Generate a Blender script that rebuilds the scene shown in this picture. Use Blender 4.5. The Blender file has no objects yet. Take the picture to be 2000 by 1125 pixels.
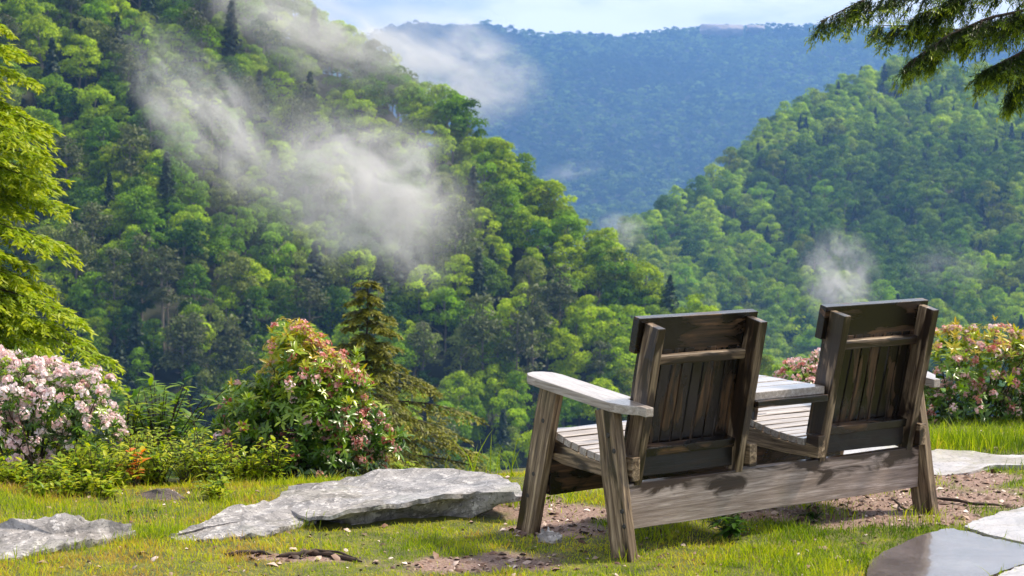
import bpy, bmesh, math, random
import numpy as np
from mathutils import Vector, Matrix

# ------------------------------------------------------------------ basics
scene = bpy.context.scene
COL = scene.collection
rad = math.radians
rng = np.random.default_rng(7)
random.seed(7)

world = bpy.data.worlds.new("World")
scene.world = world

# camera frame (photo 2000 x 1125, focal length in photo pixels)
CAMH, PITCH, FPX, ROLL = 1.85, rad(-5.234), 3941.6, rad(0.961)
C0 = np.array([0.0, 0.0, CAMH])
fw = np.array([0.0, math.cos(PITCH), math.sin(PITCH)])
_r = np.array([1.0, 0.0, 0.0]); _u = np.cross(_r, fw)
rt = _r * math.cos(ROLL) + _u * math.sin(ROLL)
up = _u * math.cos(ROLL) - _r * math.sin(ROLL)
def ray(px, py):
    return fw + rt * (px - 1000) / FPX - up * (py - 562.5) / FPX
def WY(px, py, Y):                       # the point on the pixel's ray at distance Y
    d = ray(px, py); return C0 + d * (Y / d[1])
def WZ(px, py, z):                       # the point on the pixel's ray at height z
    d = ray(px, py); return C0 + d * ((z - CAMH) / d[2])
def proj(P):
    P = np.asarray(P, float) - C0
    z = P @ fw
    return 1000 + FPX * (P @ rt) / z, 562.5 - FPX * (P @ up) / z

def tag(o, label=None, cat=None, group=None, kind=None):
    if label: o['label'] = label
    if cat: o['category'] = cat
    if group: o['group'] = group
    if kind: o['kind'] = kind
    return o
def empty(name, loc=(0, 0, 0), rz=0.0):
    o = bpy.data.objects.new(name, None); COL.objects.link(o)
    o.empty_display_size = 0.1
    o.location = loc; o.rotation_euler = (0, 0, rz)
    return o

# fast mesh builder: parts = [(V (n,3), F (m,k)[, material index])]
def make_mesh(name, parts, mats, tint=None, smooth=False, extra=None):
    Vs, li, ls, lt, mi = [], [], [], [], []
    off = 0; loff = 0
    for p in parts:
        V, F = p[0], np.asarray(p[1])
        Vs.append(V)
        k = F.shape[1]
        li.append((F + off).ravel())
        ls.append(loff + np.arange(len(F)) * k)
        lt.append(np.full(len(F), k))
        mi.append(np.full(len(F), p[2] if len(p) > 2 else 0))
        off += len(V); loff += F.size
    V = np.concatenate(Vs).astype(np.float32)
    li = np.concatenate(li).astype(np.int32); ls = np.concatenate(ls).astype(np.int32)
    lt = np.concatenate(lt).astype(np.int32); mi = np.concatenate(mi).astype(np.int32)
    me = bpy.data.meshes.new(name)
    me.vertices.add(len(V)); me.vertices.foreach_set('co', V.ravel())
    me.loops.add(len(li)); me.loops.foreach_set('vertex_index', li)
    me.polygons.add(len(ls)); me.polygons.foreach_set('loop_start', ls)
    me.polygons.foreach_set('loop_total', lt)
    if mi.max() > 0: me.polygons.foreach_set('material_index', mi)
    if smooth: me.polygons.foreach_set('use_smooth', np.ones(len(ls), bool))
    me.update(calc_edges=True); me.validate()
    if tint is not None:
        a = me.attributes.new('tint', 'FLOAT', 'POINT'); a.data.foreach_set('value', np.asarray(tint, np.float32))
    if extra:
        for kx, vx in extra.items():
            a = me.attributes.new(kx, 'FLOAT', 'POINT'); a.data.foreach_set('value', np.asarray(vx, np.float32))
    for m in (mats if isinstance(mats, (list, tuple)) else [mats]): me.materials.append(m)
    return me
def link(name, me, parent=None, loc=None):
    o = bpy.data.objects.new(name, me); COL.objects.link(o)
    if parent: o.parent = parent
    if loc is not None: o.location = loc
    return o
def bake(tv, tf, M, T):
    """copies of a template (v, f) by matrices M (n,3,3) and offsets T (n,3)"""
    n = len(T); k = len(tv)
    V = np.einsum('nij,kj->nki', M, tv) + T[:, None, :]
    F = (tf[None] + (np.arange(n) * k)[:, None, None]).reshape(-1, tf.shape[1])
    return V.reshape(-1, 3), F
def frames(zdir, spin):
    """rotation matrices whose local Z is zdir (n,3), spun about it"""
    z = zdir / np.linalg.norm(zdir, axis=1, keepdims=True)
    a = np.where(np.abs(z[:, 2:3]) < .9, np.array([[0, 0, 1.0]]), np.array([[1.0, 0, 0]]))
    x = np.cross(a, z); x /= np.linalg.norm(x, axis=1, keepdims=True)
    y = np.cross(z, x)
    c, s = np.cos(spin)[:, None], np.sin(spin)[:, None]
    X = x * c + y * s; Y = -x * s + y * c
    return np.stack([X, Y, z], axis=2)
def unit(n, r=rng):
    v = r.normal(size=(n, 3)); return v / np.linalg.norm(v, axis=1, keepdims=True)

# value noise
_tab = np.random.default_rng(3).random((256, 256))
def vnoise(x, y):
    x = np.asarray(x, float); y = np.asarray(y, float)
    xi = np.floor(x).astype(int); yi = np.floor(y).astype(int)
    fx, fy = x - xi, y - yi
    fx = fx * fx * (3 - 2 * fx); fy = fy * fy * (3 - 2 * fy)
    g = lambda a, b: _tab[a % 256, b % 256]
    return (g(xi, yi) * (1 - fx) * (1 - fy) + g(xi + 1, yi) * fx * (1 - fy) + g(xi, yi + 1) * (1 - fx) * fy + g(xi + 1, yi + 1) * fx * fy)
def fbm(x, y, o=4):
    s, a, t = 0, .5, 0
    for i in range(o):
        s = s + a * vnoise(x * 2 ** i + 17 * i, y * 2 ** i + 31 * i); t += a; a *= .5
    return s / t - .5

# tubes: path points and radii -> one swept tube
def tube(P, R, n=6):
    P = np.asarray(P, float); m = len(P)
    T = np.gradient(P, axis=0); T /= np.linalg.norm(T, axis=1, keepdims=True) + 1e-9
    a = np.array([0, 0, 1.0]) if abs(T[0, 2]) < .9 else np.array([1.0, 0, 0])
    V = []
    for i in range(m):
        x = np.cross(a, T[i]); x /= np.linalg.norm(x) + 1e-9; y = np.cross(T[i], x)
        th = np.linspace(0, 2 * np.pi, n, endpoint=False)
        V.append(P[i] + R[i] * (np.cos(th)[:, None] * x + np.sin(th)[:, None] * y))
    V = np.concatenate(V)
    F = [(i * n + j, i * n + (j + 1) % n, (i + 1) * n + (j + 1) % n, (i + 1) * n + j) for i in range(m - 1) for j in range(n)]
    return V, np.array(F)
def merge(tubes):
    V, F, o = [], [], 0
    for v, f in tubes: V.append(v); F.append(f + o); o += len(v)
    return np.concatenate(V), np.concatenate(F)

# ------------------------------------------------------------------ materials
def new_mat(name):
    m = bpy.data.materials.new(name); m.use_nodes = True
    nt = m.node_tree; nt.nodes.clear()
    return m, nt.nodes, nt.links
def nd(N, t, **kw):
    n = N.new(t)
    for k, v in kw.items():
        if k == 'ins':
            for a, b in v.items(): n.inputs[a].default_value = b
        else: setattr(n, k, v)
    return n
def ramp(N, stops, interp='LINEAR'):
    r = N.new('ShaderNodeValToRGB'); e = r.color_ramp.elements; r.color_ramp.interpolation = interp
    while len(e) > 1: e.remove(e[0])
    e[0].position = stops[0][0]; e[0].color = (*stops[0][1], 1)
    for p, c in stops[1:]:
        x = e.new(p); x.color = (*c, 1)
    return r
def math_n(N, L, op, a, b=None, c=None, clamp=False):
    n = N.new('ShaderNodeMath'); n.operation = op; n.use_clamp = clamp
    for i, v in enumerate((a, b, c)):
        if v is None: continue
        if isinstance(v, (int, float)): n.inputs[i].default_value = v
        else: L.new(v, n.inputs[i])
    return n.outputs[0]
def mixc(N, L, fac, a, b, blend='MIX'):
    n = N.new('ShaderNodeMix'); n.data_type = 'RGBA'; n.blend_type = blend
    for s, v in ((n.inputs[0], fac), (n.inputs[6], a), (n.inputs[7], b)):
        if isinstance(v, (int, float)): s.default_value = v
        elif isinstance(v, tuple): s.default_value = (*v, 1)
        else: L.new(v, s)
    return n.outputs[2]
def finish(N, L, shader, vol=None):
    o = N.new('ShaderNodeOutputMaterial')
    if shader is not None: L.new(shader, o.inputs['Surface'])
    if vol is not None: L.new(vol, o.inputs['Volume'])

def leaf_mat(name, stops, transl=.4, rough=.45, spec=.35, tcol=(1.25, 1.35, .45), mode='tint', noise=0.0):
    """foliage: colour from the 'tint' attribute along stops; mode 'object': object colour x tint; 'random': ramp by instance"""
    m, N, L = new_mat(name)
    at = nd(N, 'ShaderNodeAttribute', attribute_name='tint')
    if mode == 'tint':
        r = ramp(N, stops); L.new(at.outputs['Fac'], r.inputs[0]); c = r.outputs[0]
    else:
        oi = nd(N, 'ShaderNodeObjectInfo')
        if mode == 'object': base = oi.outputs['Color']
        else:
            r = ramp(N, stops, 'LINEAR'); L.new(oi.outputs['Random'], r.inputs[0]); base = r.outputs[0]
        v = math_n(N, L, 'MULTIPLY_ADD', at.outputs['Fac'], 1.0, .5)
        cc = nd(N, 'ShaderNodeCombineColor')
        for i in range(3): L.new(v, cc.inputs[i])
        c = mixc(N, L, 1.0, base, cc.outputs[0], 'MULTIPLY')
    p = nd(N, 'ShaderNodeBsdfPrincipled', ins={'Roughness': rough, 'Specular IOR Level': spec})
    L.new(c, p.inputs['Base Color'])
    t = nd(N, 'ShaderNodeBsdfTranslucent')
    tc = mixc(N, L, 1.0, c, tcol, 'MULTIPLY'); L.new(tc, t.inputs['Color'])
    mx = nd(N, 'ShaderNodeMixShader'); mx.inputs[0].default_value = transl
    L.new(p.outputs[0], mx.inputs[1]); L.new(t.outputs[0], mx.inputs[2])
    finish(N, L, mx.outputs[0])
    return m

def wood_mat(name, light, dark, wet=.3, rough=.6, stain=(.025, .017, .013), stain_scale=3.0, coat=0.0, band=None, moss=.15):
    m, N, L = new_mat(name)
    tc = nd(N, 'ShaderNodeTexCoord')
    oi = nd(N, 'ShaderNodeObjectInfo')
    off = nd(N, 'ShaderNodeVectorMath', operation='ADD')
    sc = nd(N, 'ShaderNodeVectorMath', operation='SCALE'); sc.inputs[0].default_value = (3, 7, 5); L.new(oi.outputs['Random'], sc.inputs['Scale'])
    L.new(tc.outputs['Object'], off.inputs[0]); L.new(sc.outputs[0], off.inputs[1])
    mp = nd(N, 'ShaderNodeMapping'); mp.inputs['Scale'].default_value = (2.2, 42, 42); L.new(off.outputs[0], mp.inputs[0])
    warp = nd(N, 'ShaderNodeTexNoise', ins={'Scale': 3.0, 'Detail': 2.0}); L.new(off.outputs[0], warp.inputs['Vector'])
    w2 = mixc(N, L, .12, mp.outputs[0], warp.outputs['Color'], 'ADD')
    g = nd(N, 'ShaderNodeTexNoise', ins={'Scale': 1.3, 'Detail': 6.0, 'Roughness': .65, 'Distortion': .6}); L.new(w2, g.inputs['Vector'])
    mp2 = nd(N, 'ShaderNodeMapping'); mp2.inputs['Scale'].default_value = (7, 240, 240); L.new(off.outputs[0], mp2.inputs[0])
    g2 = nd(N, 'ShaderNodeTexNoise', ins={'Scale': 1.0, 'Detail': 4.0, 'Roughness': .7}); L.new(mp2.outputs[0], g2.inputs['Vector'])
    r = ramp(N, [(.36, dark), (.52, tuple(a * .35 + b * .65 for a, b in zip(light, dark))), (.68, light)]); L.new(g.outputs[0], r.inputs[0])
    r2 = ramp(N, [(.3, (.45, .42, .4)), (.55, (1, 1, 1)), (.75, (1.15, 1.12, 1.1))]); L.new(g2.outputs[0], r2.inputs[0])
    c = mixc(N, L, .85, r.outputs[0], r2.outputs[0], 'MULTIPLY')
    # wet / weathered dark stains that follow the grain
    mp3 = nd(N, 'ShaderNodeMapping'); mp3.inputs['Scale'].default_value = (1.0, 3.5, 3.5); L.new(off.outputs[0], mp3.inputs[0])
    st = nd(N, 'ShaderNodeTexNoise', ins={'Scale': stain_scale, 'Detail': 5.0, 'Roughness': .55, 'Distortion': .8}); L.new(mp3.outputs[0], st.inputs['Vector'])
    if band is None:
        sm = nd(N, 'ShaderNodeMapRange', ins={'From Min': .5 - (wet - .5) * .5 - .03, 'From Max': .5 - (wet - .5) * .5 + .03}); L.new(st.outputs[0], sm.inputs[0])
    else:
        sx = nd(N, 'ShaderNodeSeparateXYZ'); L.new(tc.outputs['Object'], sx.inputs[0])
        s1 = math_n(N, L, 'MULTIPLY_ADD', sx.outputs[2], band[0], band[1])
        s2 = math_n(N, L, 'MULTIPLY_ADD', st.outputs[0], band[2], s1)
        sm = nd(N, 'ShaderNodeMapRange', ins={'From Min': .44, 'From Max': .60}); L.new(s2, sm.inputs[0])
    smf = sm.outputs[0]
    gr = mixc(N, L, 1.0, c, tuple(s * 6 for s in stain), 'MULTIPLY')
    gr2 = mixc(N, L, .5, gr, stain)
    c = mixc(N, L, smf, c, gr2)
    # thin algae
    mo = nd(N, 'ShaderNodeTexNoise', ins={'Scale': 5.0, 'Detail': 4.0}); L.new(off.outputs[0], mo.inputs['Vector'])
    mr = nd(N, 'ShaderNodeMapRange', ins={'From Min': .55, 'From Max': .75, 'To Max': moss}); L.new(mo.outputs[0], mr.inputs[0])
    c = mixc(N, L, mr.outputs[0], c, (.09, .10, .02))
    p = nd(N, 'ShaderNodeBsdfPrincipled')
    L.new(c, p.inputs['Base Color'])
    rr = nd(N, 'ShaderNodeMapRange', ins={'To Min': rough, 'To Max': max(.25, rough - .25)}); L.new(smf, rr.inputs[0]); L.new(rr.outputs[0], p.inputs['Roughness'])
    if coat:
        ge = nd(N, 'ShaderNodeNewGeometry'); sz = nd(N, 'ShaderNodeSeparateXYZ'); L.new(ge.outputs['Normal'], sz.inputs[0])
        cm = nd(N, 'ShaderNodeMapRange', ins={'From Min': .8, 'From Max': .95, 'To Max': coat}); L.new(sz.outputs[2], cm.inputs[0])
        L.new(cm.outputs[0], p.inputs['Coat Weight']); p.inputs['Coat Roughness'].default_value = .16; p.inputs['Coat IOR'].default_value = 1.5
    hb = mixc(N, L, .5, g.outputs[0], g2.outputs[0])
    bp = nd(N, 'ShaderNodeBump', ins={'Strength': .55, 'Distance': .004}); L.new(hb, bp.inputs['Height']); L.new(bp.outputs[0], p.inputs['Normal'])
    finish(N, L, p.outputs[0])
    return m

def rock_mat(name, a, b, lich=(.42, .4, .38), rough=.75, coat=0.0, scale=6.0, moss=.0, detail=12.0, bump=.02, spec=.5, thr=.56):
    m, N, L = new_mat(name)
    tc = nd(N, 'ShaderNodeTexCoord')
    n1 = nd(N, 'ShaderNodeTexNoise', ins={'Scale': scale, 'Detail': detail, 'Roughness': .68, 'Distortion': .4}); L.new(tc.outputs['Object'], n1.inputs['Vector'])
    r = ramp(N, [(.3, b), (.5, tuple((x + y) / 2 for x, y in zip(a, b))), (.68, a)]); L.new(n1.outputs[0], r.inputs[0])
    n2 = nd(N, 'ShaderNodeTexNoise', ins={'Scale': scale * 4.5, 'Detail': 6.0, 'Roughness': .7}); L.new(tc.outputs['Object'], n2.inputs['Vector'])
    lm = nd(N, 'ShaderNodeMapRange', ins={'From Min': thr, 'From Max': thr + .08, 'To Max': .75}); L.new(n2.outputs[0], lm.inputs[0])
    c = mixc(N, L, lm.outputs[0], r.outputs[0], lich)
    wv = nd(N, 'ShaderNodeTexNoise', ins={'Scale': 2.5, 'Detail': 4.0}); L.new(tc.outputs['Object'], wv.inputs['Vector'])
    wc = mixc(N, L, .14, tc.outputs['Object'], wv.outputs['Color'], 'ADD')
    vc = nd(N, 'ShaderNodeTexVoronoi', feature='DISTANCE_TO_EDGE', ins={'Scale': scale * .55}); L.new(wc, vc.inputs['Vector'])
    cr_ = nd(N, 'ShaderNodeMapRange', ins={'From Min': .0, 'From Max': .022, 'To Min': .42 if bump > .01 else .3, 'To Max': 0.0}); L.new(vc.outputs['Distance'], cr_.inputs[0])
    c = mixc(N, L, cr_.outputs[0], c, tuple(x * .25 for x in b))
    n3 = nd(N, 'ShaderNodeTexNoise', ins={'Scale': scale * 14, 'Detail': 3.0}); L.new(tc.outputs['Object'], n3.inputs['Vector'])
    dm = nd(N, 'ShaderNodeMapRange', ins={'From Min': .58, 'From Max': .68, 'To Max': .7}); L.new(n3.outputs[0], dm.inputs[0])
    c = mixc(N, L, dm.outputs[0], c, tuple(x * .3 for x in b))
    if moss:
        n4 = nd(N, 'ShaderNodeTexNoise', ins={'Scale': 3.0, 'Detail': 6.0}); L.new(tc.outputs['Object'], n4.inputs['Vector'])
        mm = nd(N, 'ShaderNodeMapRange', ins={'From Min': .6, 'From Max': .68, 'To Max': moss}); L.new(n4.outputs[0], mm.inputs[0])
        c = mixc(N, L, mm.outputs[0], c, (.09, .11, .015))
    p = nd(N, 'ShaderNodeBsdfPrincipled', ins={'Specular IOR Level': spec}); L.new(c, p.inputs['Base Color'])
    rr = nd(N, 'ShaderNodeMapRange', ins={'From Min': .35, 'From Max': .65, 'To Min': rough * .8, 'To Max': min(1, rough * 1.15)}); L.new(n2.outputs[0], rr.inputs[0]); L.new(rr.outputs[0], p.inputs['Roughness'])
    p.inputs['Coat Weight'].default_value = coat; p.inputs['Coat Roughness'].default_value = .12; p.inputs['Coat IOR'].default_value = 1.75
    vr = nd(N, 'ShaderNodeTexNoise', ins={'Scale': scale * 2.2, 'Detail': 10.0, 'Roughness': .75}); L.new(tc.outputs['Object'], vr.inputs['Vector'])
    bp = nd(N, 'ShaderNodeBump', ins={'Strength': .8, 'Distance': bump}); L.new(vr.outputs[0], bp.inputs['Height']); L.new(bp.outputs[0], p.inputs['Normal'])
    finish(N, L, p.outputs[0])
    return m

def plain_mat(name, a, b, scale=10.0, rough=.8, bump=.01):
    m, N, L = new_mat(name)
    tc = nd(N, 'ShaderNodeTexCoord')
    n1 = nd(N, 'ShaderNodeTexNoise', ins={'Scale': scale, 'Detail': 8.0, 'Roughness': .6}); L.new(tc.outputs['Object'], n1.inputs['Vector'])
    r = ramp(N, [(.35, b), (.65, a)]); L.new(n1.outputs[0], r.inputs[0])
    p = nd(N, 'ShaderNodeBsdfPrincipled', ins={'Roughness': rough}); L.new(r.outputs[0], p.inputs['Base Color'])
    bp = nd(N, 'ShaderNodeBump', ins={'Strength': .6, 'Distance': bump}); L.new(n1.outputs[0], bp.inputs['Height']); L.new(bp.outputs[0], p.inputs['Normal'])
    finish(N, L, p.outputs[0])
    return m

M = {}
M['post'] = wood_mat('weathered_post_wood', (.56, .42, .28), (.05, .023, .010), wet=.52, rough=.55, stain_scale=2.2, coat=.6, moss=.10)
M['leg'] = wood_mat('weathered_leg_wood', (.56, .42, .27), (.06, .03, .012), wet=.44, rough=.55, stain_scale=2.0, coat=.5, moss=.22)
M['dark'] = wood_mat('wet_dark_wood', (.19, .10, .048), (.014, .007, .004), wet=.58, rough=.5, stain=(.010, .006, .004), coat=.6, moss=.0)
M['shade'] = wood_mat('shade_dark_wood', (.03, .018, .010), (.010, .006, .004), wet=.5, rough=.6, stain=(.008, .005, .003), moss=.0)  # near-black colour stands for the shade below the backs
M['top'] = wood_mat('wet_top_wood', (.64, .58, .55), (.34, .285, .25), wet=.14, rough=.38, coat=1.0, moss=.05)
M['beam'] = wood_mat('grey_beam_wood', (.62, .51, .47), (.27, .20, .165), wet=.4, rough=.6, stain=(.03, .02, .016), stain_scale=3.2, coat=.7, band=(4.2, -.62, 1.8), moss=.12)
M['bolt'] = plain_mat('rusty_bolt', (.05, .045, .045), (.015, .012, .012), 60, .5, .001)
M['rock'] = rock_mat('lichened_boulder', (.56, .52, .51), (.07, .062, .062), (.76, .72, .71), .55, .35, 6.0, .3, thr=.54, bump=.035)
M['flag'] = rock_mat('pale_flagstone', (.56, .53, .535), (.33, .30, .305), (.60, .57, .57), .38, .6, 5.0, 0, bump=.004, thr=.6)
M['wetflag'] = rock_mat('wet_slate', (.20, .165, .17), (.07, .05, .05), (.30, .26, .26), .17, 1.0, 5.0, 0, bump=.006, spec=.7, thr=.6)
M['darkrock'] = rock_mat('brown_rock', (.16, .12, .11), (.06, .045, .04), (.24, .2, .2), .7, .1, 9.0, .3)
M['bark'] = plain_mat('grey_brown_bark', (.11, .085, .07), (.035, .026, .02), 14, .9, .02)
M['palebark'] = plain_mat('pale_bark', (.30, .25, .21), (.13, .10, .085), 3, .9, .05)
M['twig'] = plain_mat('dark_twig', (.075, .045, .03), (.02, .012, .009), 30, .85, .003)
M['soil'] = plain_mat('forest_floor', (.035, .04, .012), (.012, .013, .006), .3, .95, .3)

# ------------------------------------------------------------------ camera and light
cd = bpy.data.cameras.new('camera'); cam = bpy.data.objects.new('camera', cd); COL.objects.link(cam)
cam.matrix_world = Matrix(((rt[0], up[0], -fw[0], 0), (rt[1], up[1], -fw[1], 0), (rt[2], up[2], -fw[2], CAMH), (0, 0, 0, 1)))
cd.sensor_width = 36.0; cd.lens = FPX / 2000 * 36
cd.clip_start = .1; cd.clip_end = 20000
cd.dof.use_dof = True; cd.dof.focus_distance = 8.7; cd.dof.aperture_fstop = 9.0
scene.camera = cam

SUN_EL, SUN_AZ = rad(52), rad(66)     # azimuth from +Y (view direction), negative = left
sdir = Vector((math.sin(SUN_AZ) * math.cos(SUN_EL), math.cos(SUN_AZ) * math.cos(SUN_EL), math.sin(SUN_EL)))
sl = bpy.data.lights.new('sun', 'SUN'); sl.energy = 4.2; sl.angle = rad(8.0); sl.color = (1.0, .90, .74)
so = bpy.data.objects.new('sun', sl); COL.objects.link(so)
so.rotation_euler = sdir.to_track_quat('Z', 'Y').to_euler()

world.use_nodes = True
WN, WL = world.node_tree.nodes, world.node_tree.links
WN.clear()
sky = WN.new('ShaderNodeTexSky'); sky.sky_type = 'NISHITA'; sky.sun_disc = False
sky.sun_elevation = SUN_EL; sky.sun_rotation = SUN_AZ; sky.air_density = 1.2; sky.dust_density = 1.5
bg1 = WN.new('ShaderNodeBackground'); bg1.inputs[1].default_value = .10
WL.new(sky.outputs[0], bg1.inputs[0])
tcw = WN.new('ShaderNodeTexCoord')
mpw = WN.new('ShaderNodeMapping'); mpw.inputs['Scale'].default_value = (1, 1, 3.2); mpw.inputs['Location'].default_value = (.35, .1, .2)
WL.new(tcw.outputs['Generated'], mpw.inputs[0])
nw = WN.new('ShaderNodeTexNoise'); nw.inputs['Scale'].default_value = 5.5; nw.inputs['Detail'].default_value = 7; nw.inputs['Roughness'].default_value = .55
WL.new(mpw.outputs[0], nw.inputs['Vector'])
mrw = WN.new('ShaderNodeMapRange'); mrw.inputs['From Min'].default_value = .36; mrw.inputs['From Max'].default_value = .58
mrw.inputs['To Min'].default_value = .5; mrw.inputs['To Max'].default_value = 1.0
WL.new(nw.outputs[0], mrw.inputs[0])
rw = WN.new('ShaderNodeValToRGB'); rw.color_ramp.elements[0].color = (.42, .53, .70, 1); rw.color_ramp.elements[1].color = (.98, .98, 1.0, 1)
rw.color_ramp.elements[0].position = .5; rw.color_ramp.elements[1].position = .85
WL.new(mrw.outputs[0], rw.inputs[0])
bg2 = WN.new('ShaderNodeBackground'); bg2.inputs[1].default_value = .82
WL.new(rw.outputs[0], bg2.inputs[0])
sxw = WN.new('ShaderNodeSeparateXYZ'); WL.new(tcw.outputs['Generated'], sxw.inputs[0])
glw = WN.new('ShaderNodeMapRange'); glw.interpolation_type = 'SMOOTHSTEP'
for a_, b_ in (('From Min', .0), ('From Max', .6), ('To Min', 1.05), ('To Max', .62)): glw.inputs[a_].default_value = b_
WL.new(sxw.outputs[2], glw.inputs[0]); WL.new(glw.outputs[0], bg2.inputs[1])
mxw = WN.new('ShaderNodeMixShader'); WL.new(mrw.outputs[0], mxw.inputs[0]); WL.new(bg1.outputs[0], mxw.inputs[1]); WL.new(bg2.outputs[0], mxw.inputs[2])
ow = WN.new('ShaderNodeOutputWorld'); WL.new(mxw.outputs[0], ow.inputs[0])

scene.view_settings.view_transform = 'Standard'
scene.view_settings.look = 'None'
scene.view_settings.exposure = 0.8
scene.view_settings.gamma = 1.0
scene.cycles.max_bounces = 6; scene.cycles.diffuse_bounces = 3; scene.cycles.glossy_bounces = 3
scene.cycles.transmission_bounces = 4; scene.cycles.transparent_max_bounces = 12; scene.cycles.volume_bounces = 1
scene.cycles.volume_step_rate = 1.0; scene.cycles.volume_max_steps = 256
scene.cycles.use_denoising = True
scene.cycles.caustics_reflective = False; scene.cycles.caustics_refractive = False

# ------------------------------------------------------------------ near ground
def edge_y(x):          # where the lawn ends and the bluff begins
    return np.interp(x, [-6, -2.4, -1.0, -.3, .6, 1.6, 2.4, 3.2, 8], [9.3, 9.35, 9.55, 9.75, 10.2, 11.2, 11.9, 12.2, 12.5])
def ground_z(x, y):
    x = np.asarray(x, float); y = np.asarray(y, float)
    d = np.maximum(0, y - edge_y(x))
    z = -(.16 * np.minimum(d, 1.4) + .75 * np.maximum(0, d - 1.4))
    lump = .035 * fbm(x * 1.1, y * 1.1, 3) + .012 * fbm(x * 6, y * 6, 2)
    near = np.exp(-((x - 1.3) / 1.5) ** 2 - ((y - 8.7) / 1.0) ** 2)
    z = z + lump * (1 - .7 * near)
    z = z + np.where(d > 1.5, 1.2 * fbm(x * .25, y * .25, 3) * np.minimum(1, (d - 1.5) / 5), 0)
    return np.maximum(z, -130)
DIRT = [(1110, 1005, .28, .16), (1075, 1035, .2, .09), (960, 1100, .35, .14), (890, 1105, .15, .06), (1690, 985, .38, .26), (1620, 1000, .25, .2), (1860, 965, .38, .26), (1800, 1005, .25, .12), (1930, 930, .25, .1), (560, 1090, .25, .05), (1500, 1005, .18, .1), (900, 985, .2, .05), (1020, 985, .2, .12)]
DIRTW = [(WZ(a, b, 0), c, d) for a, b, c, d in DIRT]
def dirt_mask(x, y):
    s = 0
    for P, a, b in DIRTW: s = s + np.exp(-((x - P[0]) / a) ** 2 - ((y - P[1]) / (b * 1.6)) ** 2)
    n = fbm(x * 5, y * 5, 4) * 1.6
    return np.clip((s + n * .9 - .43) * 3.0, 0, 1)

def grid_axis(parts):
    out = [parts[0][0]]
    for a, b, n in parts: out += list(np.linspace(a, b, n + 1)[1:])
    return np.array(out)
def grid_mesh(name, xs, ys, zf, mats, extra_f=None):
    X, Y = np.meshgrid(xs, ys); nx, ny = len(xs), len(ys)
    V = np.stack([X.ravel(), Y.ravel(), zf(X, Y).ravel()], 1)
    i = np.arange(nx - 1)[None] + (np.arange(ny - 1) * nx)[:, None]
    F = np.stack([i, i + 1, i + nx + 1, i + nx], 2).reshape(-1, 4)
    return make_mesh(name, [(V, F)], mats, smooth=True, extra=None if extra_f is None else extra_f(V))

def ground_material():
    m, N, L = new_mat('lawn_ground')
    tc = nd(N, 'ShaderNodeTexCoord')
    at = nd(N, 'ShaderNodeAttribute', attribute_name='dirt')
    n1 = nd(N, 'ShaderNodeTexNoise', ins={'Scale': 9.0, 'Detail': 8.0, 'Roughness': .7}); L.new(tc.outputs['Object'], n1.inputs['Vector'])
    g = ramp(N, [(.3, (.025, .035, .006)), (.5, (.09, .10, .010)), (.68, (.22, .20, .015))]); L.new(n1.outputs[0], g.inputs[0])
    n2 = nd(N, 'ShaderNodeTexVoronoi', ins={'Scale': 55.0}); L.new(tc.outputs['Object'], n2.inputs['Vector'])
    n3 = nd(N, 'ShaderNodeTexNoise', ins={'Scale': 70.0, 'Detail': 5.0}); L.new(tc.outputs['Object'], n3.inputs['Vector'])
    d = ramp(N, [(.3, (.035, .02, .014)), (.5, (.13, .085, .06)), (.7, (.42, .33, .28))]); L.new(n3.outputs[0], d.inputs[0])
    dd = mixc(N, L, .45, d.outputs[0], n2.outputs['Color'], 'OVERLAY')
    hs = nd(N, 'ShaderNodeHueSaturation', ins={'Saturation': .35}); L.new(dd, hs.inputs['Color'])
    dw = mixc(N, L, .35, hs.outputs[0], (.16, .10, .07))
    dw = mixc(N, L, .5, dw, (.30, .17, .13))
    c = mixc(N, L, at.outputs['Fac'], g.outputs[0], dw)
    fl = nd(N, 'ShaderNodeAttribute', attribute_name='slope')
    c = mixc(N, L, fl.outputs['Fac'], c, (.03, .035, .012))
    p = nd(N, 'ShaderNodeBsdfPrincipled', ins={'Roughness': .8}); L.new(c, p.inputs['Base Color'])
    b = math_n(N, L, 'MULTIPLY_ADD', n2.outputs['Distance'], -.5, n3.outputs[0])
    bp = nd(N, 'ShaderNodeBump', ins={'Strength': .9, 'Distance': .012}); L.new(b, bp.inputs['Height']); L.new(bp.outputs[0], p.inputs['Normal'])
    finish(N, L, p.outputs[0]); return m
M['ground'] = ground_material()
xs = grid_axis([(-60, -12, 16), (-12, -3.4, 20), (-3.4, 4.4, 200), (4.4, 12, 20), (12, 60, 16)])
ys = grid_axis([(-30, 6.8, 24), (6.8, 12.8, 160), (12.8, 40, 40), (40, 185, 30)])
gm = grid_mesh('ground', xs, ys, ground_z, M['ground'],
               lambda V: {'dirt': dirt_mask(V[:, 0], V[:, 1]), 'slope': np.clip((V[:, 1] - edge_y(V[:, 0]) - .8), 0, 1)})
g = link('ground', gm); tag(g, 'mossy lawn with bare patches of dirt, falling away into the valley', 'lawn', kind='structure')

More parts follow.
